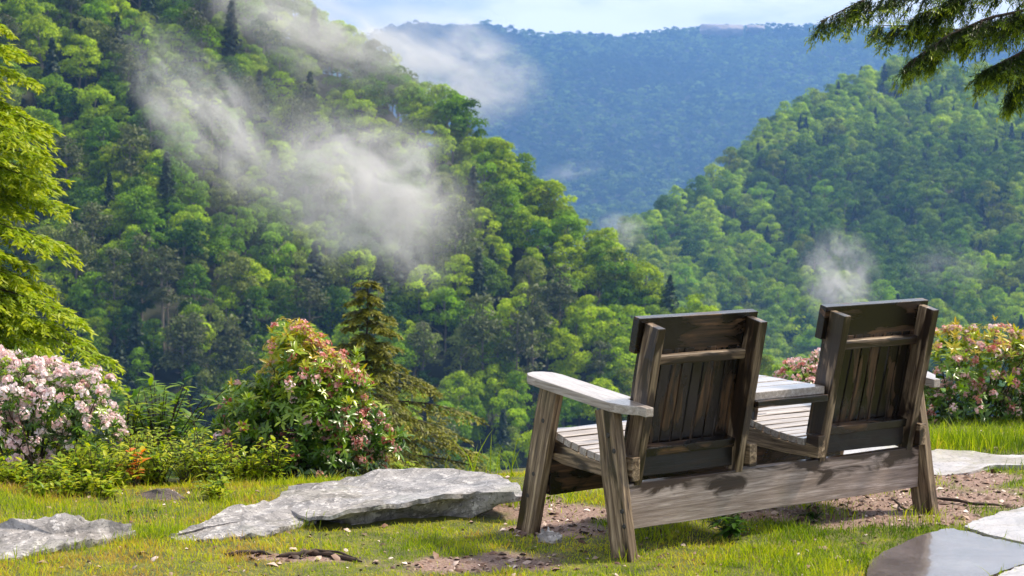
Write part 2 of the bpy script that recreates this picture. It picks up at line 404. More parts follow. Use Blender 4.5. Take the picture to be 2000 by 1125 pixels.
# ------------------------------------------------------------------ hills
def poly_interp(pts):
    pts = sorted(pts, key=lambda p: p[0]); P = np.array(pts)
    return lambda x: (np.interp(x, P[:, 0], P[:, 1]), np.interp(x, P[:, 0], P[:, 2]))
def ridge_from(sil, off_m):
    """silhouette pixels with distance -> world ridge (x, y, z), lowered by the height of the trees on it"""
    out = []
    for px, py, Y in sil:
        P = WY(px, py, Y); out.append((P[0], P[1], P[2] - off_m))
    return poly_interp(out)
FLOOR = -150.0
L_sil = [(-700, -900, 430), (300, -215, 400), (450, -170, 393), (600, 0, 385), (760, 92, 378), (830, 150, 372), (920, 215, 366), (1000, 285, 360), (1060, 345, 356),
         (1150, 415, 348), (1200, 452, 344), (1300, 530, 336), (1400, 590, 330), (1500, 660, 324), (1600, 740, 318), (1700, 800, 312), (2000, 1000, 300)]
R_sil = [(1000, 560, 560), (1190, 425, 600), (1250, 392, 620), (1300, 357, 645), (1400, 310, 690), (1480, 222, 730), (1520, 195, 745), (1600, 155, 775), (1700, 115, 810), (1760, 100, 820),
         (1850, 104, 830), (2000, 118, 840), (2200, 60, 850), (3200, -100, 900)]
F_sil = [(300, 150, 1900), (740, 62, 1930), (765, 46, 1940), (800, 42, 1950), (960, 44, 1960), (985, 60, 1960), (1060, 66, 1970), (1100, 58, 1980), (1200, 63, 2000), (1300, 50, 2020),
         (1400, 44, 2030), (1500, 41, 2040), (1600, 42, 2050), (1700, 48, 2060), (1800, 60, 2070), (2300, 90, 2100)]
L_r, R_r, F_r = ridge_from(L_sil, 11.0), ridge_from([(a, b, c * 1.3) for a, b, c in R_sil], 19.0), ridge_from([(a, b, c * 2.3) for a, b, c in F_sil], 23.0)
def hill_fn(rfn, kf, kb, amp, fr, seed):
    def f(X, Y):
        yr, zr = rfn(X)
        d = yr - Y
        z = zr - np.where(d > 0, kf * d, -kb * d)
        w = np.where(d > 0, np.clip(d / (12 / fr * .02), 0, 1) ** 1.5, 0)
        z = z + amp * fbm(X * fr + seed, Y * fr * .6 + seed, 3) * w * 2
        return np.maximum(z, FLOOR - 4)
    return f
L_h = hill_fn(L_r, .70, .6, 5.0, .022, 3)
R_h = hill_fn(R_r, .225, .35, 12.0, .0085, 11)
F_h = hill_fn(F_r, .175, .3, 60.0, .0021, 23)
gl = grid_mesh('hill', np.linspace(-170, 140, 90), np.linspace(170, 520, 90), L_h, M['soil'])
tag(link('hill', gl), 'steep near hillside under the broadleaf trees', 'hill', kind='structure')
gr = grid_mesh('hill', np.linspace(-60, 560, 100), np.linspace(500, 1500, 115), R_h, M['soil'])
tag(link('hill', gr), 'middle hillside rising beyond the bench', 'hill', kind='structure')
M['farsoil'] = plain_mat('far_forest_floor', (.02, .03, .012), (.008, .014, .006), .02, .95, .3)
gf = grid_mesh('mountain', np.linspace(-1100, 2100, 150), np.linspace(2400, 5400, 130), F_h, M['farsoil'])
tag(link('mountain', gf), 'long flat-topped blue mountain across the valley', 'mountain', kind='structure')
vf = grid_mesh('valley_floor', np.linspace(-5600, 5600, 60), np.linspace(-3000, 5600, 60), lambda X, Y: FLOOR + 0 * X + 2 * fbm(X * .01, Y * .01, 2), M['farsoil'])
tag(link('valley_floor', vf), 'wooded valley floor far below the lawn', 'valley', kind='structure')

# ------------------------------------------------------------------ tree templates
LEAFQ = (np.array([[-.5, 0, 0], [0, -.32, .06], [.5, 0, 0], [0, .32, .06]]), np.array([[0, 1, 2, 3]]))
def broad_crown(seed, n_lobe=30, n_card=95, wide=1.0, tall=1.1, card=.085):
    r = np.random.default_rng(seed)
    ang = r.random(n_lobe) * 2 * np.pi; zz = r.uniform(-1.15, 1, n_lobe)
    rr = np.sqrt(np.clip(1 - np.abs(np.where(zz < 0, zz * .75, zz)) ** 2.4, 0, 1)) * r.uniform(.45, .8, n_lobe)
    cen = np.stack([np.cos(ang) * rr * wide, np.sin(ang) * rr * wide, zz * .72 * tall], 1)
    rad_l = r.uniform(.24, .42, n_lobe)
    P, Nn, T = [], [], []
    for c, q in zip(cen, rad_l):
        d = unit(n_card, r); d[:, 2] = np.where(d[:, 2] < -.3, -d[:, 2], d[:, 2])
        p = c + d * q * r.uniform(.75, 1.08, (n_card, 1)) * np.array([1, 1, .8])
        P.append(p); Nn.append(d + r.normal(size=(n_card, 3)) * .55 + np.array([0, 0, .25]))
        T.append(np.clip(r.normal(.5, .13, n_card) + r.normal(0, .16), 0, 1))
    P = np.concatenate(P); Nn = np.concatenate(Nn); T = np.concatenate(T)
    s = card * r.uniform(.7, 1.5, len(P))
    Mx = frames(Nn, r.random(len(P)) * 6.28) * s[:, None, None]
    V, F = bake(LEAFQ[0] * np.array([1.3, 1.3, 1]), LEAFQ[1], Mx, P)
    return V, F, np.repeat(T, 4)
def broad_trunk(seed, h0=-2.2, r0=.06):
    r = np.random.default_rng(seed + 50)
    ts = []
    zs = np.linspace(h0, .5, 7)
    P = np.stack([np.cumsum(r.normal(0, .03, 7)), np.cumsum(r.normal(0, .03, 7)), zs], 1); P[0, :2] = 0
    ts.append(tube(P, np.linspace(r0, .02, 7), 6))
    for k in range(6):
        i = r.integers(2, 6); a = r.random() * 6.28; l = r.uniform(.4, .75)
        q = np.stack([P[i] + np.array([math.cos(a) * l * t, math.sin(a) * l * t, l * .8 * t ** .8]) for t in np.linspace(0, 1, 4)])
        ts.append(tube(q, np.linspace(.025, .006, 4), 5))
    return merge(ts)
def conifer_crown(seed, n_br=90, per=26, rbase=.30, droop=.25, top=1.0, card=.035, gaps=.0):
    """unit-height spruce: z from 0 to 1"""
    r = np.random.default_rng(seed)
    P, Nn, T, X = [], [], [], []
    for i in range(n_br):
        h = (i + r.random()) / n_br
        z = .12 + .88 * h
        l = rbase * (1 - h) ** .85 * r.uniform(.65, 1.15) + .012
        a = i * 2.399 + r.normal(0, .3)
        t = np.sort(r.random(per)) ** .7
        dx, dy = math.cos(a), math.sin(a)
        off = r.normal(0, .11, per) * l * (1.2 - t * .6)
        px = dx * l * t - dy * off; py = dy * l * t + dx * off
        pz = z - droop * l * t ** 1.5 + .10 * l * (t > .8) + r.normal(0, .008, per) - np.abs(off) * .35
        P.append(np.stack([px, py, pz], 1))
        Nn.append(np.stack([r.normal(0, .5, per), r.normal(0, .5, per), np.ones(per)], 1) + np.array([dx, dy, 0]) * .5)
        T.append(np.clip(.28 + .45 * t + r.normal(0, .1, per), 0, 1))
    P = np.concatenate(P); Nn = np.concatenate(Nn); T = np.concatenate(T)
    Mx = frames(Nn, r.random(len(P)) * 6.28) * (card * r.uniform(.6, 1.4, len(P)))[:, None, None]
    V, F = bake(LEAFQ[0] * np.array([1.5, 1.2, 1]), LEAFQ[1], Mx, P)
    return V, F, np.repeat(T, 4)
M['tree'] = leaf_mat('broadleaf_foliage', None, .38, .6, .12, mode='object')
M['conif'] = leaf_mat('conifer_foliage', None, .2, .55, .25, mode='object')
STUFF_MID = [(0, (.09, .17, .010)), (.2, (.22, .35, .010)), (.45, (.34, .48, .012)), (.6, (.10, .18, .015)), (.8, (.42, .54, .012)), (1, (.20, .26, .06))]
STUFF_FAR = [(0, (.02, .05, .015)), (.3, (.10, .17, .03)), (.5, (.03, .07, .02)), (.75, (.20, .30, .04)), (1, (.06, .10, .03))]
M['mid'] = leaf_mat('mid_forest_foliage', STUFF_MID, .35, .6, .12, mode='random')
M['far'] = leaf_mat('far_forest_foliage', STUFF_FAR, .3, .6, .1, mode='random')
M['far2'] = leaf_mat('far_forest_dark_foliage', [(0, (.015, .035, .012)), (.5, (.05, .09, .02)), (1, (.03, .06, .02))], .25, .6, .1, mode='random')
M['mid2'] = leaf_mat('mid_forest_dark_foliage', [(0, (.07, .15, .010)), (.3, (.13, .24, .010)), (.6, (.06, .12, .015)), (1, (.19, .29, .012))], .3, .6, .1, mode='random')

BC = [broad_crown(100 + i, wide=[1, .85, 1.1, .75, .95, 1.05][i], tall=[1.1, 1.4, 1.0, 1.6, 1.2, .95][i]) for i in range(6)]
BT = [broad_trunk(i) for i in range(6)]
CC = [conifer_crown(200, rbase=.22), conifer_crown(201, rbase=.27, n_br=75), conifer_crown(202, rbase=.19, n_br=100)]
# pine: long bare trunk, flat clustered crown
def pine_crown(seed):
    r = np.random.default_rng(seed)
    P, Nn, T = [], [], []
    for i in range(26):
        h = r.uniform(.5, 1.0); a = r.random() * 6.28; l = .20 * (1.25 - h) * r.uniform(.5, 1.5)
        c = np.array([math.cos(a) * l, math.sin(a) * l, h]); n = 60
        p = c + r.normal(size=(n, 3)) * np.array([.045, .045, .018])
        P.append(p); Nn.append(r.normal(size=(n, 3)) + np.array([0, 0, 1])); T.append(np.clip(r.normal(.45, .15, n), 0, 1))
    P = np.concatenate(P); Nn = np.concatenate(Nn); T = np.concatenate(T)
    Mx = frames(Nn, r.random(len(P)) * 6.28) * (.028 * r.uniform(.6, 1.4, len(P)))[:, None, None]
    V, F = bake(LEAFQ[0] * np.array([1.6, .9, 1]), LEAFQ[1], Mx, P)
    return V, F, np.repeat(T, 4)
def pine_trunk(seed):
    r = np.random.default_rng(seed)
    zs = np.linspace(-.05, .97, 8); P = np.stack([np.cumsum(r.normal(0, .004, 8)), np.cumsum(r.normal(0, .004, 8)), zs], 1)
    ts = [tube(P, np.linspace(.016, .004, 8), 6)]
    for k in range(16):
        h = r.uniform(.4, .95); a = r.random() * 6.28; l = .2 * (1.25 - h)
        c = np.array([P[0, 0], P[0, 1], h])
        ts.append(tube(np.stack([c + np.array([math.cos(a) * l * t, math.sin(a) * l * t, .03 * t]) for t in (0, .5, 1)]), [.004, .003, .001], 4))
    return merge(ts)
PC = [pine_crown(300), pine_crown(301)]

# place all trees: (kind, variant, x, y, z, scale, rot, colour class)
TREES = []
def tree_sites(hfn, x0, x1, y0, y1, sp, r):
    out = []
    ny = int((y1 - y0) / (sp * .87))
    for j in range(ny):
        y = y0 + j * sp * .87
        n = int((x1(y) - x0(y)) / sp)
        for i in range(n):
            X = x0(y) + (i + (j % 2) * .5) * sp + r.normal(0, sp * .22); Y = y + r.normal(0, sp * .22)
            out.append((X, Y, float(hfn(np.array(X), np.array(Y)))))
    return out
rl = np.random.default_rng(41)
def crest_sites(rfn, hfn, x0, x1, sp, back, r):
    return [(X, Y, float(hfn(np.array(X), np.array(Y)))) for X in np.arange(x0, x1, sp) for Y in [float(rfn(X)[0]) + r.uniform(-back, back * .6)]]
COLS = {'lime': (.29, .41, .004), 'bright': (.185, .32, .004), 'green': (.10, .20, .005), 'deep': (.04, .10, .006),
        'olive': (.17, .21, .010), 'grey': (.20, .24, .06), 'yellow': (.36, .47, .004)}
for X, Y, Z in tree_sites(L_h, lambda y: -.30 * y - 4, lambda y: .25 * y, 262, 405, 5.0, rl) + crest_sites(L_r, L_h, -45, 75, 2.6, 5, rl):
    yr, zr = L_r(X)
    if Y > yr + 10: continue
    px, py = proj((X, Y, Z + 8))
    if px < -260 or py > 1500 or px > 1990: continue
    u = rl.random()
    ridge = np.clip((yr - Y) / 75, 0, 1)
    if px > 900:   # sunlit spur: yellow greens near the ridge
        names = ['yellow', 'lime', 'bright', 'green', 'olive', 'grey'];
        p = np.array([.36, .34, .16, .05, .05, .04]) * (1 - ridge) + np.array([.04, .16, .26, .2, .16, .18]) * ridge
    else:
        names = ['yellow', 'lime', 'bright', 'green', 'deep', 'grey']
        p = np.array([.05, .19, .3, .26, .10, .10])
    cls = names[rl.choice(len(names), p=p / p.sum())]
    kind = 'broad'
    if u < .08 and Y < yr - 14: kind = 'spruce'
    elif u > .91 and Y < yr - 14: kind = 'pine'
    sc_ = rl.uniform(2.5, 4.1) if kind == 'broad' else (rl.uniform(10, 15) if kind == 'spruce' else rl.uniform(12, 17))
    TREES.append([kind, X, Y, Z, sc_, rl.random() * 6.28, cls, 'near'])
    if kind != 'broad': TREES.append(['broad', X + rl.normal(0, 1.2), Y - 1.5, Z - 1.0, rl.uniform(2.2, 3.2), rl.random() * 6.28, cls, 'near'])
# conifers that stand out in the photograph
for px, py, H, k in [(452, 0, 16, 'spruce'), (614, 15, 15, 'spruce'), (700, 110, 13, 'spruce'), (892, 225, 14, 'spruce'), (790, 450, 15, 'spruce'), (1040, 560, 17, 'pine'),
                   (890, 395, 17, 'pine'), (130, 255, 16, 'pine'), (258, 235, 16, 'pine'), (320, 470, 17, 'pine'), (945, 580, 18, 'pine'), (615, 470, 15, 'spruce'), (1310, 510, 11, 'spruce'), (1440, 575, 12, 'spruce'), (1465, 570, 12, 'spruce'),
                   (1095, 520, 15, 'pine'), (1150, 660, 16, 'pine'), (1120, 470, 14, 'pine'),
                   (1042, 600, 14, 'snag'), (947, 585, 13, 'snag'), (135, 300, 12, 'snag'), (262, 245, 12, 'snag'), (885, 420, 12, 'snag'), (905, 430, 11, 'snag'), (330, 520, 13, 'snag'), (1165, 650, 13, 'snag'), (560, 640, 12, 'snag'), (740, 560, 12, 'snag')]:
    # walk along the ray until the tree's top sits H above the hill
    best = None
    for Y in np.linspace(262, 405, 400):
        P = WY(px, py, Y); g = float(L_h(np.array(P[0]), np.array(Y)))
        e = abs(P[2] - H - g)
        if best is None or e < best[0]: best = (e, P, g)
    if best[0] < 3:
        _, P, g = best
        if k != 'snag': TREES = [t for t in TREES if not (t[0] == 'broad' and (t[1] - P[0]) ** 2 + (t[2] - P[1]) ** 2 < 7)]
        for q_ in range(2): TREES.append(['broad', P[0] + rl.normal(0, 2.2), P[1] - 2.5, g - 2.5, rl.uniform(2.2, 3.2), rl.random() * 6.28, 'green', 'near'])
        TREES.append([k, P[0], P[1], g - .3, H, rl.random() * 6.28, 'deep', 'near'])
for X, Y, Z in tree_sites(R_h, lambda y: .02 * y, lambda y: .34 * y + 25, 585, 1140, 9.0, rl):
    yr, zr = R_r(X)
    if Y > yr + 28: continue
    px, py = proj((X, Y, Z + 8))
    if px > 2350 or py > 1300: continue
    TREES.append(['spruce' if rl.random() < .07 else 'broad', X, Y, Z, rl.uniform(3.7, 6.2), rl.random() * 6.28, ['lime', 'bright', 'green', 'deep', 'olive'][rl.choice(5, p=[.18, .27, .27, .18, .10])], 'mid'])
    if TREES[-1][0] == 'spruce': TREES[-1][4] = rl.uniform(13, 18)

# which trees the camera sees: paint them near to far into a coarse picture
BW, BH = 500, 281
buf = -np.ones((BH, BW), int)
yy, xx = np.mgrid[0:BH, 0:BW]
order = sorted(range(len(TREES)), key=lambda i: TREES[i][2])
buf[230:, :] = -2
for i in order:
    k, X, Y, Z, s, *_ = TREES[i]
    if k == 'broad': c = (X, Y, Z + 1.9 * s); w, h = s * .95, s * 1.0
    elif k == 'snag': c = (X, Y, Z + s * .7); w, h = s * .06, s * .2
    elif k == 'pine': c = (X, Y, Z + s * .72); w, h = s * .16, s * .28
    else: c = (X, Y, Z + s * .55); w, h = s * .14, s * .42
    px, py = proj(c); q = FPX / Y / 4
    m = (((xx - px / 4) / (w * q)) ** 2 + ((yy - py / 4) / (h * q)) ** 2 < 1) & (buf == -1)
    buf[m] = i
ids, cnt = np.unique(buf[buf >= 0], return_counts=True)
seen = dict(zip(ids.tolist(), cnt.tolist()))
cx_sum = {i: (xx[buf == i].mean(), yy[buf == i].mean()) for i in ids.tolist()}
pick = {}
for kind, cap in (('broad', 295), ('spruce', 60), ('pine', 60), ('snag', 20)):
    c = sorted([i for i in seen if TREES[i][0] == kind and seen[i] >= 4], key=lambda i: -seen[i])[:cap]
    for i in c: pick[i] = True
CLSWORD = {'lime': 'lime-green', 'bright': 'bright green', 'green': 'mid-green', 'deep': 'dark green', 'olive': 'olive-green', 'grey': 'grey-green', 'yellow': 'yellow-green'}
crown_me = [make_mesh('tree_crown', [(v, f)], M['tree'], t) for v, f, t in BC]
trunk_me = [make_mesh('tree_trunk', [(v, f)], M['palebark'], smooth=True) for v, f in BT]
spr_me = [make_mesh('spruce_crown', [(v, f)], M['conif'], t) for v, f, t in CC]
sprt_me = make_mesh('spruce_trunk', [tube([[0, 0, -.05], [0, 0, .5], [0, 0, .97]], [.014, .008, .001], 6)], M['bark'], smooth=True)
pin_me = [make_mesh('pine_crown', [(v, f)], M['conif'], t) for v, f, t in PC]
pint_me = [make_mesh('pine_trunk', [pine_trunk(i)], M['palebark'], smooth=True) for i in range(2)]
NAMES = {'broad': ('broadleaf_tree', 'tree', 'broadleaf tree'), 'spruce': ('spruce_tree', 'tree', 'spiky conifer'), 'pine': ('pine_tree', 'tree', 'tall thin pine'), 'snag': ('dead_tree', 'dead tree', 'bare dead tree')}
used_labels = set()
stuff = {'near': [], 'mid': []}
for i, t in enumerate(TREES):
    kind, X, Y, Z, s, rot, cls, where = t
    var = int(rl.integers(0, 6)) if kind == 'broad' else int(rl.integers(0, 3 if kind == 'spruce' else 2))
    if i not in pick:
        if kind not in ('pine', 'snag'): stuff[where].append((kind, var, X, Y, Z, s, rot))
        continue
    nm, cat, word = NAMES[kind]
    root = empty(nm, (X, Y, Z), rot)
    root.scale = (s, s, s)
    col = np.array(COLS[cls]) * rl.uniform(.85, 1.15)
    if kind == 'spruce': col = np.array((.028, .05, .022)) * rl.uniform(.8, 1.3)
    if kind == 'pine': col = np.array((.10, .12, .04)) * rl.uniform(.8, 1.3)
    if kind == 'broad': cm, tm, lift = crown_me[var], trunk_me[var], 2.0
    elif kind == 'spruce': cm, tm, lift = spr_me[var], sprt_me, 0
    else: cm, tm, lift = pin_me[var], pint_me[var], 0
    if kind != 'snag': c = link('crown', cm, root); c.location = (0, 0, lift); c.color = (*col, 1)
    k = link('trunk', tm, root); k.location = (0, 0, lift)
    bx, by = cx_sum[i]
    hill = 'on the near hillside' if where == 'near' else 'on the middle hillside'
    wd = CLSWORD[cls] if kind == 'broad' else ('dark' if kind == 'spruce' else 'pale-trunked')
    for dec in (0, 1, 2):
        lab = f"{wd} {word} {hill}, {round(bx / 5, dec) if dec else round(bx / 5)}% across and {round(by / 2.81, dec) if dec else round(by / 2.81)}% down the photo"
        if lab not in used_labels: break
    used_labels.add(lab)
    tag(root, lab, cat, 'trees on the near hillside' if where == 'near' else 'trees on the middle hillside')

# forests too many to count: one object each, instanced
def forest(name, label, sites, templates, kind='stuff'):
    """sites: (template index, x, y, z, sx, sz, rot)"""
    S = np.array(sites, float)
    me = bpy.data.meshes.new(name); me.vertices.add(len(S)); me.vertices.foreach_set('co', S[:, 1:4].astype(np.float32).ravel())
    a = me.attributes.new('idx', 'INT', 'POINT'); a.data.foreach_set('value', S[:, 0].astype(np.int32))
    a = me.attributes.new('scl', 'FLOAT_VECTOR', 'POINT'); a.data.foreach_set('vector', np.stack([S[:, 4], S[:, 4], S[:, 5]], 1).astype(np.float32).ravel())
    a = me.attributes.new('rot', 'FLOAT_VECTOR', 'POINT'); a.data.foreach_set('vector', np.stack([S[:, 6] * 0, S[:, 6] * 0, S[:, 6]], 1).astype(np.float32).ravel())
    o = link(name, me)
    col = bpy.data.collections.new(name + '_kinds')
    for q, tm in enumerate(templates):
        ob = bpy.data.objects.new(f'{name}_kind_{q:02d}', tm); col.objects.link(ob)
    ng = bpy.data.node_groups.new(name, 'GeometryNodeTree')
    ng.interface.new_socket('Geometry', in_out='INPUT', socket_type='NodeSocketGeometry')
    ng.interface.new_socket('Geometry', in_out='OUTPUT', socket_type='NodeSocketGeometry')
    n, l = ng.nodes, ng.links
    gi, go = n.new('NodeGroupInput'), n.new('NodeGroupOutput')
    ci = n.new('GeometryNodeCollectionInfo'); ci.inputs['Collection'].default_value = col
    ci.inputs['Separate Children'].default_value = True; ci.inputs['Reset Children'].default_value = True
    ip = n.new('GeometryNodeInstanceOnPoints'); ip.inputs['Pick Instance'].default_value = True
    def attr(nm, typ):
        x = n.new('GeometryNodeInputNamedAttribute'); x.data_type = typ; x.inputs['Name'].default_value = nm
        return [s for s in x.outputs if s.enabled and s.name == 'Attribute'][0]
    l.new(gi.outputs[0], ip.inputs['Points']); l.new(ci.outputs[0], ip.inputs['Instance'])
    l.new(attr('idx', 'INT'), ip.inputs['Instance Index'])
    l.new(attr('scl', 'FLOAT_VECTOR'), ip.inputs['Scale'])
    e2r = n.new('FunctionNodeEulerToRotation'); l.new(attr('rot', 'FLOAT_VECTOR'), e2r.inputs[0]); l.new(e2r.outputs[0], ip.inputs['Rotation'])
    l.new(ip.outputs[0], go.inputs[0])
    md = o.modifiers.new('trees', 'NODES'); md.node_group = ng
    tag(o, label, 'forest', kind=kind)
    return o
def with_trunk(v, f, t, tv, tf, lift, mat):
    V = v + np.array([0, 0, lift]); V2 = tv + np.array([0, 0, lift])
    return make_mesh('forest_tree', [(V, f, 0), (V2, tf, 1)], [mat, M['palebark']], np.concatenate([t, np.full(len(V2), .5)]))
mid_t = [with_trunk(*BC[i], *BT[i], 2.0, M['mid']) for i in range(6)] + [make_mesh('forest_spruce', [(v, f)], M['conif2'] if 'conif2' in M else leaf_mat('dark_conifer', [(0, (.02, .04, .02)), (1, (.04, .065, .03))], .15, .6, .2, mode='random'), t) for v, f, t in CC] + [with_trunk(*BC[i], *BT[i], 2.0, M['mid2']) for i in range(6)]
for key, nm, lab in (('near', 'woodland', 'smaller trees half hidden among the near hillside trees'), ('mid', 'woodland', 'dense green woodland covering the middle hillside')):
    forest(nm, lab, [((v + (9 if (key == 'mid' and fbm(X * .014, Y * .008, 3) > .05) else 0) if k == 'broad' else 6 + v), X, Y, Z, s, s, r) for k, v, X, Y, Z, s, r in stuff[key]], mid_t)
rf = np.random.default_rng(77)
FC = [broad_crown(400 + i, 12, 34, wide=[1, .9, 1.1, .8][i], tall=[1, 1.2, .9, 1.4][i], card=.17) for i in range(4)]
far_t = [make_mesh('far_tree', [(v, f)], M[q_], t) for q_ in ('far', 'far2') for v, f, t in FC]
sites = []
for X, Y, Z in tree_sites(F_h, lambda y: -.10 * y, lambda y: .27 * y, 2300, 4880, 22.0, rf) + crest_sites(F_r, F_h, -520, 1300, 6.5, 16, rf):
    yr, zr = F_r(X)
    if Y > yr + 35: continue
    px, py = proj((X, Y, Z))
    if px < 560 or px > 2250: continue
    s = rf.uniform(8.0, 14.0); sites.append((rf.integers(0, 4) + (4 if fbm(X * .004, Y * .0025, 4) + rf.normal(0, .05) > .03 else 0), X, Y, Z + s * .75, s, s * rf.uniform(.7, 1.0), rf.random() * 6.28))
forest('far_forest', 'blue hazy forest covering the far mountain', sites, far_t)
# pale cliffs near the far crest
for k, (px, py, Y, w, h, lab) in enumerate([(1410, 60, 4560, 95, 28, 'pale rock cliff just under the far mountain crest'), (1050, 86, 4460, 40, 22, 'small pale rock face on the far mountain, left of the crest dip'),
                                 (1476, 56, 4600, 40, 16, 'small pale outcrop beside the larger cliff on the far crest')]):
    P = WY(px, py, Y)
    a = np.random.default_rng(k); n = 24
    U, Vv = np.meshgrid(np.linspace(-1, 1, n), np.linspace(-1, 1, 10))
    Xp = P[0] + U * w * .5; Zp = P[2] + Vv * h * .5; Yp = P[1] - 18 + 13 * (U ** 2 + Vv ** 2) + 9 * fbm(U * 3 + k * 7, Vv * 3, 4)
    i = np.arange(n - 1)[None] + (np.arange(9) * n)[:, None]; F = np.stack([i, i + 1, i + n + 1, i + n], 2).reshape(-1, 4)
    V1 = np.stack([Xp.ravel(), Yp.ravel(), Zp.ravel()], 1); V2 = V1 + np.array([0, 22, -6])
    cm = make_mesh('cliff', [(V1, F), (V2, F[:, ::-1])], rock_mat('cliff_rock', (.5, .42, .38), (.25, .2, .17), scale=.05, bump=1))
    tag(link('cliff', cm), lab, 'cliff', 'cliffs on the far mountain')



# ------------------------------------------------------------------ the bench
BENCH = Matrix.Rotation(rad(36.501), 4, 'Z') @ Matrix.Translation((5.197, 6.193, 0))
bench = empty('double_bench', BENCH.to_translation(), rad(36.501))
tag(bench, 'weathered wooden double seat bench with a table between its two wet backs', 'bench')

def board_mesh(L, W, T, bev=.003, seg=1, wob=.0012, seed=0):
    """board along local X (length), Y (width), Z (thickness), centred in Y and Z, starting at X=0"""
    bm = bmesh.new()
    bmesh.ops.create_cube(bm, size=1.0)
    for v in bm.verts: v.co = Vector(((v.co.x + .5) * L, v.co.y * W, v.co.z * T))
    if seg > 1:
        ed = [e for e in bm.edges if abs(e.verts[0].co.x - e.verts[1].co.x) > L * .5]
        bmesh.ops.subdivide_edges(bm, edges=ed, cuts=seg - 1, use_grid_fill=True)
    r = random.Random(seed)
    xs_ = sorted({round(v.co.x, 5) for v in bm.verts}); jit = {x: (r.gauss(0, wob), r.gauss(0, wob)) for x in xs_}
    for v in bm.verts:
        j = jit[round(v.co.x, 5)]; v.co.y += j[0] + r.gauss(0, wob * .4); v.co.z += j[1] + r.gauss(0, wob * .4)
    if bev: bmesh.ops.bevel(bm, geom=[e for e in bm.edges if e.calc_face_angle(0) > .8], offset=bev, segments=2, affect='EDGES', profile=.6)
    return bm
def bm_obj(name, bm, mat, parent, mw=None):
    me = bpy.data.meshes.new(name); bm.to_mesh(me); bm.free()
    me.materials.append(mat)
    o = link(name, me, parent)
    if mw is not None: o.matrix_local = mw
    return o
def fr(origin, xd, zd):
    """local frame: X along xd, Z near zd"""
    x = Vector(xd).normalized(); z = Vector(zd); z = (z - x * z.dot(x)).normalized(); y = z.cross(x)
    m = Matrix((x, y, z)).transposed().to_4x4(); m.translation = Vector(origin); return m
_bs = [0]
def board(name, p0, p1, W, T, zd, mat, parent, bev=.003, seg=5, wob=.0012):
    _bs[0] += 1
    p0, p1 = Vector(p0), Vector(p1)
    return bm_obj(name, board_mesh((p1 - p0).length, W, T, bev, seg, wob, _bs[0]), M[mat], parent, fr(p0, p1 - p0, zd))
def profile(name, pts, x0, x1, mat, parent, axis='x', bev=.003):
    """polygon in (y, z) extruded along bench X; the mesh's own X runs along the bench's Y so that the grain does too"""
    bm = bmesh.new()
    if axis == 'x':   # local: X=bench y, Y=-bench x, Z=bench z
        a = [bm.verts.new((y, -x0, z)) for y, z in pts]; b = [bm.verts.new((y, -x1, z)) for y, z in pts]
        mw = Matrix.Rotation(rad(90), 4, 'Z')
    else:             # polygon in (x, y) extruded in z : local X = bench y, Y = -bench x
        a = [bm.verts.new((y, -x, x0(y))) for x, y in pts]; b = [bm.verts.new((y, -x, x1(y))) for x, y in pts]
        mw = Matrix.Rotation(rad(90), 4, 'Z')
    n = len(pts)
    bm.faces.new(a); bm.faces.new(b[::-1])
    for i in range(n): bm.faces.new((a[i], b[i], b[(i + 1) % n], a[(i + 1) % n]))
    bmesh.ops.recalc_face_normals(bm, faces=bm.faces)
    if bev: bmesh.ops.bevel(bm, geom=[e for e in bm.edges if e.calc_face_angle(0) > .5], offset=bev, segments=2, affect='EDGES', profile=.6)
    return bm_obj(name, bm, M[mat], parent, mw)
def bolt(P, d, parent, r=.012):
    bm = bmesh.new(); bmesh.ops.create_cone(bm, cap_ends=True, segments=12, radius1=r, radius2=r * .75, depth=.006)
    return bm_obj('bolt', bm, M['bolt'], parent, fr(P, (d[1] or 1e-3, -d[0], 0) if abs(d[2]) < .5 else (1, 0, 0), d))

def leg(y0, y1, z1, x0, w=.122, foot=-.06):
    """splayed plank leg: bottom centre y0, top centre y1"""
    c0 = (x0 + .02, y0 - (y1 - y0) / z1 * (-foot) , foot); c1 = (x0 + .02, y1, z1)
    return board('leg', c0, c1, w, .04, (1, 0, 0), 'leg', bench, wob=.0015)
arm_z = lambda y: .594 + (y + .03) * .083
for x0 in (0.0, 1.805):
    a = leg(.050, .182, .605, x0); b = leg(.712, .555, .645, x0, .118)
    sx = 1 if x0 > 1 else -1
    for L_, pts in ((a, [(.03, .20), (.09, .44), (.13, .50), (.015, .14)]), (b, [(.66, .26), (.70, .16), (.60, .50)])):
        for (yy_, zz_) in pts:
            m_ = L_.matrix_basis.inverted() @ Vector((x0 + (.04 if sx > 0 else 0) + sx * .001, yy_ + (.02 if L_ is a else -.01), zz_))
            o_ = bolt((m_.x, m_.y, m_.z), (0, 0, 1 if m_.z > 0 else -1), L_)
# armrests
def arm(mirror):
    mx = (lambda x: 1.845 - x) if mirror else (lambda x: x)
    pts = [(-.035, .60), (-.03, .665), (-.005, .705), (.035, .72), (.08, .71), (.115, .68), (.13, .63), (.13, .155), (.088, .135), (.088, -.03), (.046, -.03), (.046, .0), (-.01, .05), (-.035, .11)]
    pts = [(mx(x), y) for x, y in pts]
    return profile('armrest', pts, arm_z, lambda y: arm_z(y) + .038, 'top', bench, 'xy', .004)
arm(False); arm(True)
# long rear beam and front apron
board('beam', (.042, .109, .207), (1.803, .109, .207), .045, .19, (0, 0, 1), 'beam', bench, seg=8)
board('apron', (.042, .60, .26), (1.803, .60, .26), .035, .17, (0, 0, 1), 'dark', bench, seg=8)
